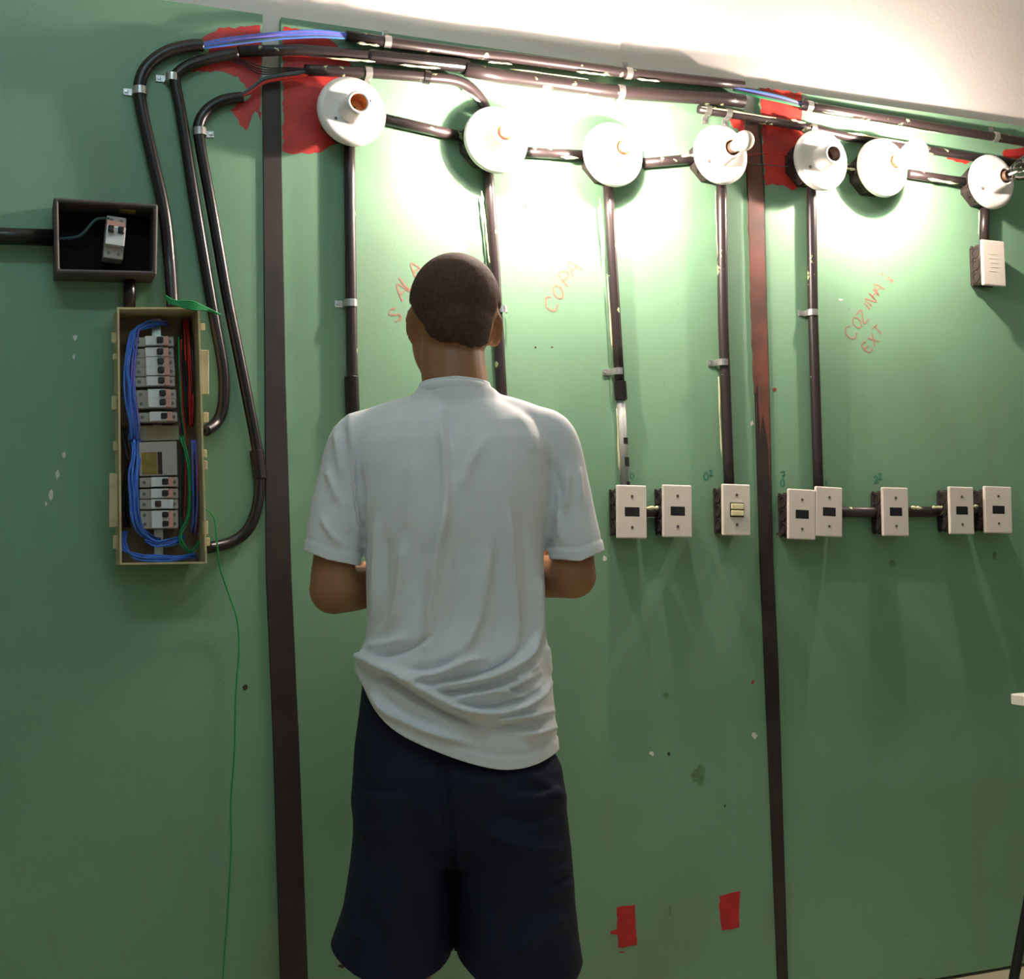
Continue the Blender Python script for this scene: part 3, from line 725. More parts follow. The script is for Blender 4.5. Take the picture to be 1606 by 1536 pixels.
# snap tabs and flaps along the sides
def tab(px, py, w_, h_, d, th=.004, m='board_cream'):
    c = W(px, py, d); mk('snap_tab', *rbox(c, (w_, th, h_), .0015), m, enc)
for (x, y, ww, hh, d) in [(321, 584, .016, .086, .085), (178, 785, .015, .10, .085), (179, 530, .010, .020, .08), (179, 632, .010, .026, .08), (180, 560, .008, .012, .07), (181, 700, .009, .018, .07), (181, 850, .009, .026, .075),
                          (318, 513, .008, .014, .085), (323, 655, .010, .020, .085), (321, 712, .008, .016, .085), (321, 730, .010, .018, .08), (322, 828, .010, .026, .085), (325, 850, .010, .016, .08)]:
    tab(x, y, ww, hh, d)
# breakers
for i, (y, xl, xr) in enumerate([(536, 209, 273), (554, 209, 273), (569, 210, 274), (583, 210, 275), (599, 211, 275), (619, 213, 277), (633, 214, 277), (654.5, 216, 279)]):
    p0 = W(xl, y, .07); p1 = W(xr, y-1, .07); u = Vector((p1.x-p0.x, 0, p1.z-p0.z)); L = u.length; u.normalize(); c = (p0+p1)/2; c.y = 0
    breaker(db, (c, u, Vector((0, -1, 0)).cross(u)), 0, 0, L, .0182, .020)
for i, (y, xl, xr, H, pl, alt) in enumerate([(757, 219, 280, .0185, 1, False), (775, 219, 280, .0185, 1, False), (791.5, 219, 280, .0185, 1, True), (815.5, 220, 280, .034, 2, False)]):
    p0 = W(xl, y, .07); p1 = W(xr, y-1, .07); u = Vector((p1.x-p0.x, 0, p1.z-p0.z)); L = u.length; u.normalize(); c = (p0+p1)/2; c.y = 0
    breaker(db, (c, u, Vector((0, -1, 0)).cross(u)), 0, 0, L, H, .020, pl, alt=alt)
def flatplate(name, pts, d, m, th=.003):
    v, f = prism(pix_poly(pts, d), -d, -d+th); mk(name, v, f, m, db)
flatplate('mounting_plate', [(216, 668), (280, 668), (281, 690), (217, 692)], .05, 'plate_beige', .035)
flatplate('mounting_plate', [(218, 694), (277, 692), (278, 745), (219, 747)], .055, 'breaker_grey', .04)
flatplate('rating_label', [(222, 710), (246, 709), (247, 744), (223, 745)], .056, 'label_olive', .001)
flatplate('rating_label', [(247, 709), (254, 709), (255, 744), (248, 744)], .056, 'hole_dark', .001)
flatplate('din_rail', [(238, 500), (252, 500), (256, 870), (242, 870)], .018, 'galvanised', .004)
# wires in the board
wj = random.Random(11)
def wire(pts, m, r=.0019):
    P = [W(p[0]+wj.uniform(-2, 2), p[1]+wj.uniform(-3, 3), p[2]+wj.uniform(-.005, .006)) for p in pts]
    mk('wire', *tube(spline(P, 5), r, 7), m, db, smooth=True)
rnd = random.Random(5)
for k in range(8):
    j = lambda a: rnd.uniform(-a, a)
    x0 = 197+k*1.9
    wire([(262+j(3), 506+j(3), .03), (235+j(4), 507+j(3), .05), (212+k*.7, 516+j(3), .065), (x0+4, 535, .065), (x0, 580, .07), (x0+1, 620, .07), (x0+6, 665, .065), (x0+7, 690+j(2), .05)], 'wire_violet' if k in (5, 7) else 'wire_blue', .0021)
for k in range(8):
    j = lambda a: rnd.uniform(-a, a)
    x0 = 203+k*1.7
    wire([(x0+5+j(2), 690, .05), (x0+4+j(2), 715, .055), (x0+j(2), 745, .068), (x0+1, 780, .07), (x0+5, 820, .07), (222+k*2, 842+j(3), .05), (250+j(3), 848+j(3), .03)], 'wire_blue', .0021)
for k in range(6):
    wire([(193+k*1.5, 836, .03), (191+k, 858-k, .05), (210, 868+k*1.6, .055), (245, 872+k*1.4, .055), (280, 874+k, .05), (306, 868+k, .03)], 'wire_blue', .002)
for k in range(5):
    wire([(228, 842+k*2.3, .05), (245, 848+k*2, .06), (266, 846+k*2, .06), (288, 838+k*2, .04)], 'wire_blue', .0019)
for k in range(6):
    wire([(284+k*2.5, 500+rnd.uniform(-3, 3), .02), (287+k*2.5, 540, .045), (290+k*2.2, 590, .05), (293+k*2.0, 630, .05), (295+k*1.5, 668, .03)], ['wire_black', 'wire_black', 'wire_red', 'wire_red', 'wire_red', 'wire_black'][k], .002)
for k in range(4):
    wire([(279+k*1.2, 530, .05), (281+k, 580, .045), (284+k, 640, .045), (287+k, 690, .04), (288+k, 760, .04), (286+k, 830, .04)], ['wire_black', 'wire_green', 'wire_black', 'wire_red'][k], .0019)
for k in range(5):
    wire([(300+k*2, 690, .03), (302+k*2, 740, .045), (303+k*1.7, 790, .045), (300+k*1.5, 835, .035)], ['wire_violet', 'wire_blue', 'wire_black', 'wire_violet', 'wire_red'][k], .0019)
for k in range(3):
    wire([(282+k*3, 684, .05), (291+k*2, 720, .06), (298+k, 760, .055), (295+k, 810, .05), (282+k, 836, .06), (286+k*2, 858, .06), (302, 866-k*2, .05), (312, 852, .03)], 'wire_green', .0017)
for k in range(5):
    wire([(190+k*2.2, 672, .03), (196+k*2, 705, .05), (202+k*1.6, 728, .05), (196+k*1.8, 745, .04), (192+k*2, 790, .04), (196+k*1.6, 826, .03)], ['wire_black', 'wire_black', 'wire_black', 'hole_dark', 'wire_black'][k], .0026)
# loose green wires outside the board
t = thing('wire_tail', 'loose bright green wire ends lying over the breaker panel top', 'wire', W(300, 478, .0))
for k in range(5):
    P = spline([W(258+k*1.5, 463+k*3, .105), (W(275, 472+k*1.6, .112)), W(300, 473+k*3, .115), W(318, 480+k*1.5, .11), W(346-k*3, 494-k, .10)], 5)
    mk('strand', *tube(P, .0019, 7), 'wire_green', t, smooth=True)
P = spline([W(322, 798, .08), W(335, 812, .07), W(340, 850, .05), (W(345, 890, .03)), W(358, 930, .015), W(372, 972, .01), W(375, 1020, .008), W(370, 1090, .008), W(368, 1180, .008), W(362, 1260, .008), W(363, 1330, .008), W(357, 1430, .008), W(350, 1536, .008), W(349, 1600, .01)], 6)
P.append(Vector((P[-1].x-.004, -.02, .004))); P.append(Vector((P[-1].x-.05, -.06, .0025)))
o = mk('ground_wire', *tube(P, .0016, 7), 'wire_green', smooth=True)
tag(o, 'single thin green wire hanging from the breaker panel down to the floor', 'wire')

# ------------------------------------------------------------------ desk at the right edge
zt = .75
c0 = Fl(1573, 1089, zt)
desk = thing('school_desk', 'white topped desk with a slanting black steel leg', 'desk', Vector((c0.x+.1, c0.y, 0)))
ex = Vector((1, 0, 0)); ey = Vector((0, -1, 0))
def dk(a, b, z): p = Vector((c0.x, c0.y, 0)) + ex*a + ey*b; p.z = z; return p
poly = []
Wd, Hd, rc = .62, .42, .035
for (cx, cy, a0) in [(rc, rc, math.pi), (Wd-rc, rc, 1.5*math.pi), (Wd-rc, Hd-rc, 0), (rc, Hd-rc, .5*math.pi)]:
    for k in range(6):
        a = a0+k/5*math.pi/2; poly.append((cx+rc*math.cos(a), cy+rc*math.sin(a)))
poly = poly[::-1]
n = len(poly); V = [dk(a, b, zt) for a, b in poly]+[dk(a, b, zt-.018) for a, b in poly]
Fc = [tuple(range(n)), tuple(range(2*n-1, n-1, -1))]+[(i, n+i, n+(i+1) % n, (i+1) % n) for i in range(n)]
mk('desk_top', V, Fc, 'desk_white', desk)
for b in (.02, .40):
    for a, at in ((-.085, .14), (.705, .48)):
        mk('leg', *tube([dk(at, b, zt-.02), dk(at+(a-at)*.08, b, zt-.08), dk(a+(at-a)*.04, b, .03), dk(a, b, .0)], .0098, 12), 'steel_black', desk, smooth=True)
    mk('stretcher', *tube([dk(.15, b, .715), dk(.47, b, .715)], .010, 10), 'steel_black', desk, smooth=True)
for a in (.17, .45): mk('crossbar', *tube([dk(a, .02, .715), dk(a, .40, .715)], .010, 10), 'steel_black', desk, smooth=True)

# ------------------------------------------------------------------ ceiling lights behind / above the camera
def ceiling_light(x, y, rotz, label):
    base = Vector((x, y, 2.98)); t = thing('ceiling_light', label, 'ceiling light', base)
    a = Vector((math.cos(rotz), math.sin(rotz), 0)); b = Vector((-a.y, a.x, 0)); zz = Vector((0, 0, 1))
    mk('housing', *rbox(base+zz*.04, (1.26, .16, .055), .006, (a, b, zz)), 'fixture_white', t)
    for s in (-1, 1):
        mk('tube', *tube([base-a*.60+b*s*.04, base+a*.60+b*s*.04], .013, 14), 'tube_lit', t, smooth=True, label='lit fluorescent tube')
        for e in (-1, 1): mk('lamp_socket', *rbox(base+a*e*.612+b*s*.04+zz*.005, (.02, .03, .04), .002, (a, b, zz)), 'fixture_white', t)
ceiling_light(-.1, -1.8, 0.0, 'twin tube ceiling light nearest the green partition')
ceiling_light(1.2, -4.9, 0.0, 'twin tube ceiling light at the back of the room')

# ------------------------------------------------------------------ the person
D0 = 2.21
hh = ray(715, 899); hh = Vector((hh.x, hh.y, 0)).normalized(); ss = Vector((hh.y, -hh.x, 0)); UZ = Vector((0, 0, 1))
PC = Vector((CAM.x, CAM.y, 0)) + hh*D0
def PP(px, py, dy=0.0):
    r = ray(px, py); t = (D0+dy)/(r.x*hh.x+r.y*hh.y)
    return CAM + r*t
SC = (PP(716, 899)-PP(715, 899)).length     # metres per pixel at the body
person = thing('person', 'person seen from behind in white t-shirt and navy shorts, arms folded', 'person', (PC.x, PC.y, 0))

def ellipsoid(c, r, ax=None, n=16, m=24):
    ax = ax or (ss, hh, UZ); c = Vector(c); V = [c+ax[2]*r[2]]; Fc = []
    for i in range(1, n):
        th = math.pi*i/n
        for k in range(m):
            ph = 2*math.pi*k/m
            V.append(c+ax[0]*(r[0]*math.sin(th)*math.cos(ph))+ax[1]*(r[1]*math.sin(th)*math.sin(ph))+ax[2]*(r[2]*math.cos(th)))
    V.append(c-ax[2]*r[2]); L = len(V)-1
    for k in range(m): Fc.append((0, 1+k, 1+(k+1) % m))
    for i in range(n-2):
        for k in range(m):
            a = 1+i*m; Fc.append((a+k, a+m+k, a+m+(k+1) % m, a+(k+1) % m))
    a = 1+(n-2)*m
    for k in range(m): Fc.append((a+k, L, a+(k+1) % m))
    return V, Fc
def loft(rows, seg=40, ex=2.3, shift=0.0):
    """rows: (py, xl, xr, back depth, front depth, dy) in photo pixels / metres"""
    V = []; Fc = []
    for (py, xl, xr, db_, df_, dy) in rows:
        c = PP((xl+xr)/2, py, dy); hx = (xr-xl)/2*SC
        for k in range(seg):
            a = 2*math.pi*k/seg; ca, sa = math.cos(a), math.sin(a)
            x = math.copysign(abs(ca)**(2/ex), ca)*hx; y = math.copysign(abs(sa)**(2/ex), sa)*(df_ if sa > 0 else db_)
            V.append(c+ss*x+hh*y)
    n = len(rows)
    for i in range(n-1):
        for k in range(seg):
            k2 = (k+1) % seg; Fc.append((i*seg+k, (i+1)*seg+k, (i+1)*seg+k2, i*seg+k2))
    Fc.append(tuple(range(seg))); Fc.append(tuple((n-1)*seg+k for k in range(seg-1, -1, -1)))
    return V, Fc
def limb(pts, seg=16, n=6):
    """pts: (px, py, dy, radius)"""
    P = [PP(p[0], p[1], p[2]) for p in pts]
    return limb3(P, [p[3] for p in pts], seg, n)
def limb3(P, Rr, seg=14, n=6):
    path = spline(P, n); R2 = []
    for i in range(len(P)-1):
        for k in range(n): R2.append(Rr[i]+(Rr[i+1]-Rr[i])*k/n)
    R2.append(Rr[-1])
    if len(P) < 3: path = P; R2 = list(Rr)
    # rounded ends
    a = (path[0]-path[1]).normalized(); b = (path[-1]-path[-2]).normalized()
    pre = [(path[0]+a*R2[0]*x, R2[0]*y) for x, y in ((.95, .25), (.7, .7), (.35, .93))]
    post_ = [(path[-1]+b*R2[-1]*x, R2[-1]*y) for x, y in ((.35, .93), (.7, .7), (.95, .25))]
    return tube([p for p, _ in pre]+path+[p for p, _ in post_], [r for _, r in pre]+R2+[r for _, r in post_], seg)
def remeshed(g, voxel, smooth=4, fac=.5):
    me = bpy.data.meshes.new('tmp'); me.from_pydata([tuple(v) for v in g.v], [], g.f); me.update()
    bm = bmesh.new(); bm.from_mesh(me); bmesh.ops.recalc_face_normals(bm, faces=bm.faces); bm.to_mesh(me); bm.free()
    o = bpy.data.objects.new('tmp', me); COL.objects.link(o)
    r = o.modifiers.new('r', 'REMESH'); r.mode = 'VOXEL'; r.voxel_size = voxel
    s = o.modifiers.new('s', 'SMOOTH'); s.factor = fac; s.iterations = smooth
    dg = bpy.context.evaluated_depsgraph_get()
    m2 = bpy.data.meshes.new_from_object(o.evaluated_get(dg))
    bpy.data.objects.remove(o); bpy.data.meshes.remove(me)
    return m2
def finish(me, name, m, parent, label=None, solid=0.0):
    off = root_of(parent).location
    me.transform(Matrix.Translation(-off))
    me.materials.clear(); me.materials.append(MATS[m])
    me.polygons.foreach_set('use_smooth', [True]*len(me.polygons))
    me.name = name
    o = bpy.data.objects.new(name, me); COL.objects.link(o); o.parent = parent
    if label: o['label'] = label
    if solid:
        md = o.modifiers.new('solid', 'SOLIDIFY'); md.thickness = solid; md.offset = -1
    return o
def arrs(me):
    n = len(me.vertices); co = np.empty(n*3); me.vertices.foreach_get('co', co)
    no = np.empty(n*3); me.vertices.foreach_get('normal', no)
    return co.reshape(-1, 3), no.reshape(-1, 3)
def polydist(px, py, pts):
    """distance to a polyline and position along it (0..1)"""
    best = np.full(px.shape, 1e9); tt = np.zeros(px.shape)
    seg = [math.hypot(b[0]-a[0], b[1]-a[1]) for a, b in zip(pts, pts[1:])]; tot = sum(seg); acc = 0
    side = np.zeros(px.shape)
    for (a, b), L in zip(zip(pts, pts[1:]), seg):
        dx, dy = (b[0]-a[0])/L, (b[1]-a[1])/L
        t = np.clip((px-a[0])*dx+(py-a[1])*dy, 0, L)
        d = np.hypot(px-a[0]-dx*t, py-a[1]-dy*t)
        m = d < best; best[m] = d[m]; tt[m] = ((acc+t)/tot)[m]
        acc += L
    return best, tt
def smooth_curve(pts):
    return [(p.x, p.y) for p in spline([(a, b, 0) for a, b in pts], 4)]
def folds(me, specs, facing=True):
    co, no = arrs(me); px, py = proj(co)
    w = np.clip((-(no @ np.array(hh)) + .15)/.5, 0, 1) if facing else np.ones(len(co))
    disp = np.zeros(len(co))
    for pts, amp, wid in specs:
        P = smooth_curve(pts) if len(pts) > 2 else pts
        d, t = polydist(px, py, P)
        tap = np.clip(np.minimum(t, 1-t)*5, 0, 1); tap = .25+.75*tap*tap*(3-2*tap)
        disp += amp*np.exp(-(d/wid)**2)*tap
    co = co + no*(disp*w)[:, None]
    me.vertices.foreach_set('co', co.reshape(-1)); me.update()

# --- body (one continuous skin surface)
g = G()
g.add(*ellipsoid(PP(714, 476, .015), (.0775, .093, .084)))
g.add(*ellipsoid(PP(716, 508, .005), (.066, .082, .066)))
fyaw = math.radians(24); fd = (hh*math.cos(fyaw) - ss*math.sin(fyaw)).normalized(); fs = (ss*math.cos(fyaw)+hh*math.sin(fyaw)).normalized(); FA = (fs, fd, UZ)
hc = PP(714, 500, .012)
def FP(a, b, c): return hc + fs*a + fd*b + UZ*c
g.add(*ellipsoid(FP(0, .040, -.035), (.062, .062, .080), FA))       # face
g.add(*ellipsoid(FP(0, .052, -.078), (.043, .050, .036), FA))       # jaw and chin
g.add(*ellipsoid(FP(0, .085, -.098), (.018, .018, .014), FA))
g.add(*ellipsoid(FP(0, .097, .018), (.046, .012, .010), FA))        # brow
g.add(*limb3([FP(0, .102, .005), FP(0, .114, -.022), FP(0, .118, -.030)], [.007, .010, .013]))   # nose
for s_ in (-1, 1): g.add(*ellipsoid(FP(s_*.011, .110, -.034), (.008, .009, .007), FA))
g.add(*ellipsoid(FP(0, .099, -.060), (.022, .009, .006), FA)); g.add(*ellipsoid(FP(0, .097, -.070), (.019, .009, .007), FA))
for s_ in (-1, 1): g.add(*ellipsoid(FP(s_*.036, .080, -.022), (.018, .018, .014), FA))
# ears
for (ex_, ey_, dy_, sg) in ((648, 511, .026, -1), (777, 516, .018, 1)):
    c = PP(ex_, ey_, dy_); a1 = (ss*sg*.55 - hh*.55 + UZ*.05).normalized(); a2 = (hh*.75+ss*sg*.6).normalized(); a3 = a1.cross(a2).normalized()
    ear = (a2, a3.cross(a2).normalized(), a3)
    ux = (ss*sg*.75-hh*.66).normalized(); uy = (ss*sg*.66+hh*.75).normalized(); uz = (UZ*.97-hh*.2).normalized()
    g.add(*ellipsoid(c, (.018, .007, .033), (ux, uy, uz)))
    g.add(*ellipsoid(c-UZ*.022-ux*.004, (.010, .006, .012), (ux, uy, uz)))
# neck, trunk
g.add(*limb([(709, 548, .010, .056), (712, 585, -.002, .0575), (716, 630, -.008, .058), (716, 680, .0, .058)], 20))
g.add(*loft([(640, 655, 775, .05, .05, 0), (670, 606, 824, .066, .066, 0), (720, 588, 844, .088, .09, 0), (800, 588, 840, .09, .095, 0), (900, 594, 834, .088, .092, 0), (1000, 590, 846, .09, .095, 0), (1090, 584, 860, .10, .10, 0), (1180, 582, 862, .105, .10, 0), (1260, 590, 860, .10, .09, 0)], 28))
# arms
g.add(*limb([(612, 690, 0, .038), (566, 704, 0, .034), (540, 770, 0, .033), (526, 860, -.005, .035), (523, 900, -.005, .039), (523, 926, -.004, .042)]))
g.add(*limb([(523, 926, -.004, .042), (556, 923, .05, .040), (625, 912, .125, .036), (705, 900, .165, .030), (785, 894, .172, .025)]))
g.add(*limb([(810, 690, 0, .038), (856, 704, 0, .034), (882, 770, 0, .033), (898, 845, -.004, .034), (899, 885, -.004, .038), (899, 903, -.002, .041)]))
g.add(*limb([(899, 903, -.002, .041), (872, 904, .05, .039), (800, 908, .15, .036), (715, 914, .222, .030), (648, 916, .225, .025)]))
# hands: palm, four bent fingers and a thumb each
def hand(wr, kn, mid, tip, thumb, up=UZ):
    wr, kn = PP(*wr), PP(*kn); ax = (kn-wr)
    for k in range(4):
        z = up*((1.5-k)*.0195); l = (1.0, 1.06, 1.0, .84)[k]
        g.add(*limb3([wr+z*.55, wr.lerp(kn, .5)+z*.85, kn+z], [.013, .0135, .0115], 10, 4))
        m_ = PP(*mid); t_ = PP(*tip); m2 = kn.lerp(m_, l); t2 = m2+(t_-m_)*l
        g.add(*limb3([kn+z, kn.lerp(m2, .55)+z+hh*.004, m2+z, m2.lerp(t2, .55)+z, t2+z], [.0105, .0098, .0092, .0086, .0075], 10, 4))
    th = [PP(*p) for p in thumb]
    g.add(*limb3([wr+up*.012]+th, [.014, .0125, .0105, .0085], 10, 4))
hand((785, 894, .172), (824, 889, .165), (850, 888, .135), (859, 888, .090), [(800, 866, .170), (818, 846, .160), (832, 834, .150)])
hand((648, 916, .225), (608, 913, .185), (585, 912, .140), (570, 912, .078), [(632, 888, .215), (615, 868, .19), (602, 858, .165)])
# legs and feet
def zpt(px, z, dy): p = PP(px, 1500, dy); p.z = z; return p
for (hx, kx, ax_, sg) in ((650, 630, 632, -1), (790, 838, 846, 1)):
    g.add(*limb3([PP(hx, 1230, 0), PP((hx+kx)/2, 1330, .0), PP(kx, 1440, .0), PP(kx, 1530, -.004), zpt(ax_, .26, -.012), zpt(ax_, .13, 0), zpt(ax_, .065, .0)], [.082, .074, .060, .050, .050, .036, .036], 18, 5))
    a = zpt(ax_, .045, 0)
    g.add(*limb3([a-hh*.045-UZ*.010, a+hh*.03, a+hh*.11+ss*sg*.015-UZ*.014, a+hh*.155+ss*sg*.02-UZ*.022], [.033, .036, .034, .022], 14, 4))
    for k in range(5):
        q = a+hh*.15+ss*sg*(.02+(k-2)*.0155*sg*sg*1.0)-UZ*.030
        g.add(*limb3([q, q+hh*(.036-.005*abs(k-1.5)), q+hh*(.044-.006*abs(k-1.5))-UZ*.002], [.0105, .0095, .0085], 8, 3))
body = remeshed(g, .0045, 3)
co, no = arrs(body)
co[:, 2] = np.maximum(co[:, 2], .0005)
body.vertices.foreach_set('co', co.reshape(-1)); body.update()

# --- hair: close crop following the skull
co, no = arrs(body); px, py = proj(co)
hl = np.interp(px, [630, 645, 650, 663, 676, 700, 718, 740, 751, 764, 770, 778, 800], [470, 480, 490, 509, 533, 540, 542, 547, 547, 539, 512, 490, 470])
hl = hl + np.array([3.5*mnoise.noise(Vector(c)*55) for c in co]) 
rel = co - np.array(hc); qf = rel @ np.array(fd); qs = rel @ np.array(fs); qz = rel[:, 2]
back = (py < hl) & (qf < .045) & (np.abs(qs) < .085)
front = (qf >= .045) & (qz > .062-.10*np.clip(qf-.07, -.02, .03)*0 )
hm = (co[:, 2] > PP(715, 560).z) & (back | front) & (np.abs(rel @ np.array(ss)) < .0835)
# keep the ears bare
for (ex_, ey_, dy_) in ((646, 513, .024), (779, 517, .014)):
    c = np.array(PP(ex_, ey_, dy_)); dd = co-c
    hm &= ~((np.abs(dd @ np.array(ss)) < .013) & (np.abs(dd[:, 2]) < .034) & (np.abs(dd @ np.array(hh)) < .03))
loops = [tuple(p.vertices) for p in body.polygons]
fsel = [f for f in loops if all(hm[i] for i in f)]
used = sorted({i for f in fsel for i in f}); idx = {o_: n_ for n_, o_ in enumerate(used)}
cnt = np.zeros(len(co)); tot = np.zeros(len(co))
for f in loops:
    s_ = all(hm[i] for i in f)
    for i in f: tot[i] += 1; cnt[i] += s_
inner = np.clip(cnt/np.maximum(tot, 1), 0, 1)
V = [Vector(co[i]+no[i]*(.0012+.0035*(inner[i] > .99))) for i in used]
bob = finish(body, 'body', 'skin', person, 'brown skin of head, neck, arms and legs')
hair = mk('hair', V, [tuple(idx[i] for i in f) for f in fsel], 'hair_dark', person, smooth=True, label='close cropped dark brown hair')
hs = hair.modifiers.new('s', 'SMOOTH'); hs.factor = .5; hs.iterations = 3
for s_ in (-1, 1):
    mk('eye', *ellipsoid(FP(s_*.031, .082, .000), (.0125, .0125, .0115), FA, 10, 14), 'eye_white', person, smooth=True)

# --- t-shirt
g = G()
g.add(*loft([(612, 652, 778, .060, .060, 0), (632, 640, 792, .068, .068, 0), (648, 610, 822, .078, .08, 0), (668, 584, 850, .092, .092, 0), (695, 566, 868, .106, .104, 0), (730, 560, 872, .114, .112, 0), (780, 561, 868, .118, .118, 0), (830, 568, 856, .118, .12, 0),
             (880, 574, 853, .114, .122, 0), (930, 575, 855, .110, .122, 0), (975, 577, 855, .108, .12, 0), (1005, 572, 857, .112, .12, 0), (1030, 560, 860, .118, .12, 0), (1050, 559, 862, .121, .12, 0), (1080, 562, 866, .124, .122, 0), (1120, 563, 870, .128, .124, 0), (1170, 562, 874, .130, .124, 0), (1235, 562, 880, .130, .124, 0)], 48))
g.add(*limb([(700, 655, 0, .050), (640, 666, 0, .048), (590, 680, 0, .046), (556, 694, 0, .044), (538, 755, 0, .0445), (526, 815, -.002, .0465), (521, 870, -.004, .0485), (518, 905, -.004, .049)], 24))
g.add(*limb([(735, 655, 0, .050), (790, 664, 0, .048), (832, 676, 0, .046), (866, 690, 0, .044), (883, 755, 0, .0445), (894, 815, -.002, .046), (904, 865, -.004, .0475), (909, 900, -.004, .048)], 24))
g.add(*limb([(716, 650, -.012, .064), (714, 622, -.010, .062), (712, 585, -.004, .061)], 28))
shirt = remeshed(g, .0042, 8)
RIDGE = [([(550, 655), (553, 704), (558, 770), (562, 850)], .006, 7), ([(527, 675), (532, 715), (536, 750)], .004, 6), ([(541, 670), (543, 720)], -.003, 5),
         ([(562, 725), (568, 800), (570, 880)], -.006, 5),
         ([(689, 650), (696, 704), (700, 798), (694, 860)], .0055, 7), ([(703, 640), (708, 700)], -.004, 6), ([(712, 640), (718, 760)], -.004, 22),
         ([(861, 720), (872, 745), (880, 780)], -.006, 7), ([(868, 755), (866, 820), (858, 870)], -.006, 6), ([(890, 740), (888, 800)], .004, 6), ([(905, 730), (912, 790)], .003, 5),
         ([(514, 736), (531, 790)], .004, 6), ([(505, 812), (520, 840), (536, 856)], .004, 5), ([(538, 780), (548, 840)], .003, 6), ([(875, 800), (880, 850)], .003, 6),
         ([(760, 690), (735, 730), (722, 770)], .003, 9), ([(800, 640), (830, 680), (840, 720)], .002, 12),
         ([(696, 780), (683, 887), (671, 987), (664, 1010)], .0065, 9), ([(664, 850), (655, 960)], -.004, 9), ([(721, 830), (716, 950), (700, 1010)], -.0045, 10),
         ([(794, 780), (803, 910), (809, 987), (806, 1026)], .0065, 7), ([(820, 800), (826, 900), (832, 990)], -.003, 8), ([(768, 845), (752, 961), (731, 1013), (715, 1039)], .006, 9), ([(780, 850), (782, 950), (778, 1020)], -.004, 9),
         ([(634, 845), (621, 961), (599, 990)], .0055, 8), ([(592, 812), (589, 910), (583, 960)], .004, 6), ([(607, 840), (604, 930)], -.003, 6), ([(843, 900), (846, 960), (848, 990)], .004, 6), ([(650, 720), (640, 840)], .003, 12),
         ([(569, 1037), (621, 1055), (667, 1084), (715, 1110), (767, 1130)], .012, 8), ([(569, 1053), (614, 1071), (661, 1100), (709, 1124), (758, 1140)], -.011, 6),
         ([(560, 1030), (580, 1034), (600, 1040)], .006, 8), ([(579, 1028), (615, 1025), (645, 1015), (673, 1000)], -.008, 5), ([(575, 1016), (610, 1010), (640, 1000)], .005, 7),
         ([(634, 1064), (686, 1058), (731, 1040), (760, 1034)], .009, 6), ([(640, 1052), (690, 1044), (725, 1026)], -.007, 6),
         ([(667, 1081), (731, 1071), (780, 1058), (822, 1033), (848, 987)], .0095, 6), ([(690, 1068), (740, 1060), (785, 1044), (815, 1020)], -.008, 5), ([(690, 1087), (745, 1081), (800, 1066)], -.006, 4),
         ([(699, 1098), (751, 1091), (796, 1079), (845, 1055)], .008, 5), ([(718, 1110), (770, 1121), (828, 1104), (864, 1071)], .009, 5), ([(725, 1103), (770, 1108), (820, 1094), (850, 1075)], -.006, 4),
         ([(777, 1084), (822, 1091), (851, 1071)], .006, 5), ([(775, 1078), (815, 1084)], -.004, 4), ([(764, 1132), (812, 1127), (866, 1115)], .008, 5), ([(775, 1138), (830, 1137), (870, 1124)], -.006, 5),
         ([(816, 1153), (845, 1149), (874, 1138)], .006, 5), ([(800, 1062), (815, 1062), (845, 1040)], .005, 6), ([(582, 1078), (602, 1110), (667, 1146), (731, 1165)], .006, 7), ([(596, 1090), (640, 1122), (700, 1145)], -.004, 8), ([(857, 1010), (866, 1060)], .004, 6)]
folds(shirt, [(p, a*(2.1 if a > 0 else 1.6), w_*.95) for p, a, w_ in RIDGE])
# cuts: hem, sleeve ends, neckline
def cut_warped(me, fz, keep_above=True, region=None):
    """cut the mesh along z = fz(co); only faces inside region are touched"""
    bm = bmesh.new(); bm.from_mesh(me); bm.verts.ensure_lookup_table()
    co = np.array([v.co for v in bm.verts]); sh = fz(co)
    for v, z in zip(bm.verts, sh): v.co.z -= z
    off = {}
    faces = list(bm.faces)
    if region is not None:
        mk_ = region(co); faces = [f for f in faces if all(mk_[v.index] for v in f.verts)]
    geom = set(faces)
    for f in faces: geom.update(f.edges); geom.update(f.verts)
    bmesh.ops.bisect_plane(bm, geom=list(geom), plane_co=(0, 0, 0), plane_no=(0, 0, 1 if keep_above else -1), clear_inner=True)
    co2 = np.array([v.co for v in bm.verts]); sh2 = fz(co2)
    for v, z in zip(bm.verts, sh2): v.co.z += z
    bm.to_mesh(me); bm.free(); me.update()
pcn = np.array(PC)
def curve_fn(pts, dy=0.0):
    S = []; Z = []
    for (x, y) in pts:
        p = PP(x, y, dy); S.append((p-PC).dot(ss)); Z.append(p.z)
    S, Z = np.array(S), np.array(Z)
    return lambda co: np.interp((co-pcn) @ np.array(ss), S, Z)
hemf = curve_fn(smooth_curve([(556, 1058), (566, 1070), (590, 1112), (625, 1143), (680, 1168), (740, 1189), (790, 1199), (835, 1195), (878, 1180)]), -.06)
neckf = curve_fn([(640, 606), (670, 602), (715, 599), (760, 602), (790, 606)], 0)
slL = curve_fn([(470, 860), (520, 879), (572, 889)], 0); slR = curve_fn([(850, 876), (905, 881), (950, 862)], 0)
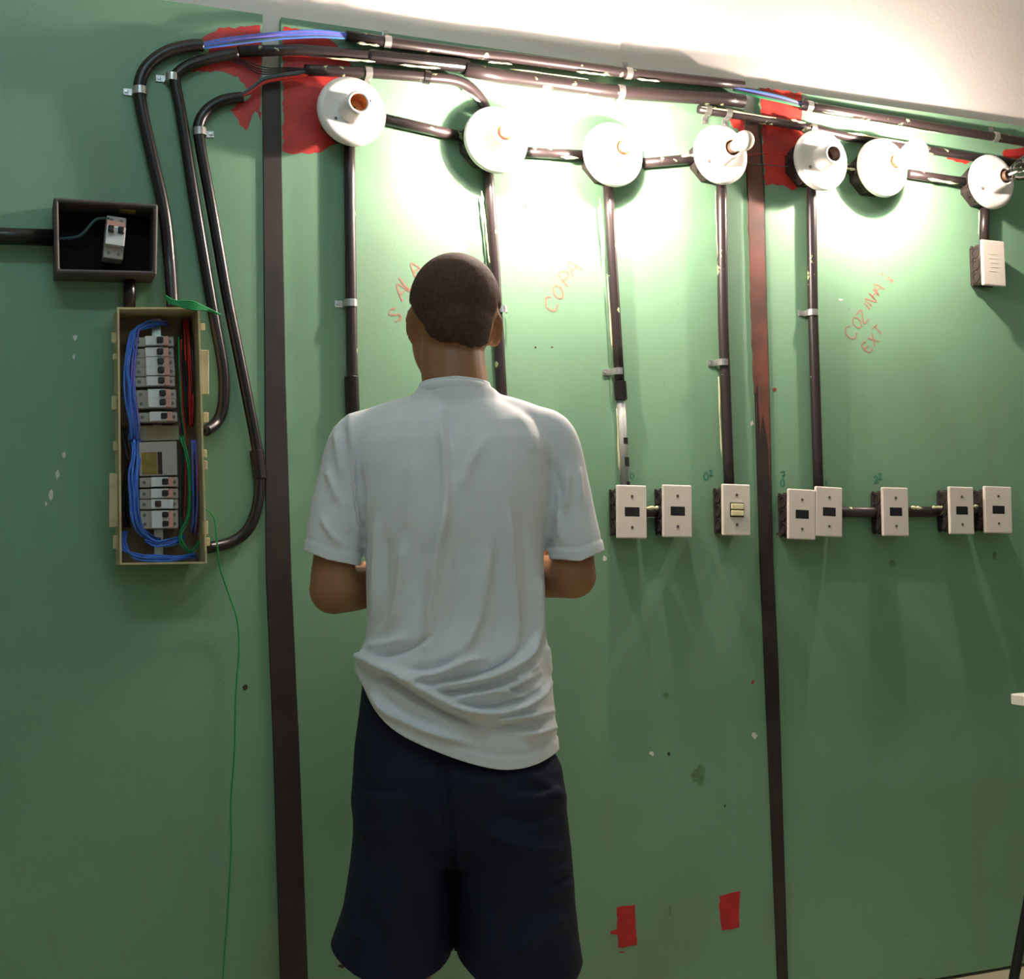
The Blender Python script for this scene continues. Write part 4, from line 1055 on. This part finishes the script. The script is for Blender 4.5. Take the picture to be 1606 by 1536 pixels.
# hem bands stand a little proud
def band(me, fz, w_, amp, sel):
    co, no = arrs(me); dz = co[:, 2]-fz(co); m_ = sel(co) & (dz < w_) & (dz > -.05)
    k = np.where(m_, amp, 0.0) - np.where(sel(co) & (np.abs(dz-w_-.002) < .003), amp*.9, 0)
    co = co+no*k[:, None]; me.vertices.foreach_set('co', co.reshape(-1)); me.update()
sL = (PP(571, 880)-PC).dot(ss); sR = (PP(857, 880)-PC).dot(ss); zA = PP(715, 800).z
inL = lambda co: ((co-pcn) @ np.array(ss) < sL) & (co[:, 2] < zA) & (co[:, 2] > PP(715, 975).z)
inR = lambda co: ((co-pcn) @ np.array(ss) > sR) & (co[:, 2] < zA) & (co[:, 2] > PP(715, 965).z)
tor = lambda co: co[:, 2] < PP(715, 985).z
band(shirt, hemf, .020, .0016, tor); band(shirt, slL, .020, .0014, inL); band(shirt, slR, .020, .0014, inR)
cut_warped(shirt, hemf)
cut_warped(shirt, slL, True, inL); cut_warped(shirt, slR, True, inR)
cut_warped(shirt, neckf, False)
finish(shirt, 't_shirt', 'shirt_white', person, 'plain white short sleeved t-shirt', solid=.0016)
# ribbed collar
Vc = []; Fcc = []; ns = 48
prof = [(-.002, -.003), (.0012, -.001), (.0026, .005), (.0022, .012), (.0006, .0165), (-.002, .0175), (-.0035, .013)]
for k in range(ns):
    a = 2*math.pi*k/ns
    for (o_, z_) in prof:
        rr = .0608+o_
        x = math.cos(a)*rr*1.0; y = math.sin(a)*rr*.98
        c = PP(713, 617, -.009)
        dip = -.030*max(0, math.sin(a))**2 - .004*abs(math.cos(a))**2
        Vc.append(c+ss*x+hh*y+UZ*(z_+dip))
np_ = len(prof)
for k in range(ns):
    for i in range(np_): Fcc.append((k*np_+i, ((k+1) % ns)*np_+i, ((k+1) % ns)*np_+(i+1) % np_, k*np_+(i+1) % np_))
mk('collar', Vc, Fcc, 'shirt_white', person, smooth=True, label='ribbed white crew collar')

# --- shorts
g = G()
g.add(*loft([(1030, 582, 842, .094, .096, 0), (1065, 570, 850, .098, .10, 0), (1120, 564, 852, .100, .105, 0), (1165, 558, 860, .104, .11, 0), (1205, 556, 880, .122, .116, 0), (1250, 553, 886, .124, .116, 0), (1310, 560, 890, .112, .11, 0), (1350, 575, 870, .085, .09, 0)], 44, 2.5))
g.add(*loft([(1230, 556, 716, .118, .112, 0), (1300, 556, 711, .118, .112, 0), (1350, 551, 708, .116, .112, 0), (1420, 540, 705, .115, .112, 0), (1460, 526, 705, .115, .112, 0), (1490, 516, 706, .115, .112, 0), (1570, 500, 706, .115, .112, 0)], 40, 2.4))
g.add(*loft([(1230, 706, 884, .118, .112, 0), (1300, 710, 891, .118, .112, 0), (1350, 713, 896, .116, .112, 0), (1420, 716, 901, .115, .112, 0), (1460, 717, 905, .115, .112, 0), (1500, 718, 911, .115, .112, 0), (1570, 718, 922, .115, .112, 0)], 40, 2.4))
shorts = remeshed(g, .0044, 6)
folds(shorts, [([(745, 1290), (790, 1320), (850, 1335), (890, 1330)], .007, 12), ([(770, 1275), (830, 1290), (885, 1270)], -.005, 10), ([(815, 1500), (850, 1460), (893, 1440)], .008, 12), ([(850, 1410), (880, 1395), (900, 1385)], .006, 8),
               ([(855, 1375), (895, 1360)], .005, 7), ([(820, 1210), (870, 1240), (890, 1260)], .005, 9), ([(690, 1190), (700, 1260), (708, 1400)], -.010, 10), ([(600, 1280), (620, 1400), (610, 1500)], .006, 16), ([(660, 1300), (670, 1500)], -.005, 16),
               ([(560, 1300), (580, 1310), (620, 1300)], .005, 10), ([(540, 1430), (570, 1480)], .005, 10), ([(750, 1420), (770, 1520)], .004, 14)])
smid = (PP(711, 1400)-PC).dot(ss)
hL = curve_fn([(505, 1478), (515, 1487), (560, 1513), (600, 1529), (640, 1531), (690, 1514), (708, 1503)], -.05); hR = curve_fn([(716, 1503), (745, 1524), (790, 1536), (850, 1538), (903, 1528), (914, 1517)], -.05)
zS = PP(715, 1440).z
isL = lambda co: ((co-pcn) @ np.array(ss) < smid) & (co[:, 2] < zS); isR = lambda co: ((co-pcn) @ np.array(ss) >= smid) & (co[:, 2] < zS)
cut_warped(shorts, hL, True, isL); cut_warped(shorts, hR, True, isR)
finish(shorts, 'shorts', 'shorts_navy', person, 'loose knee length navy shorts', solid=.002)
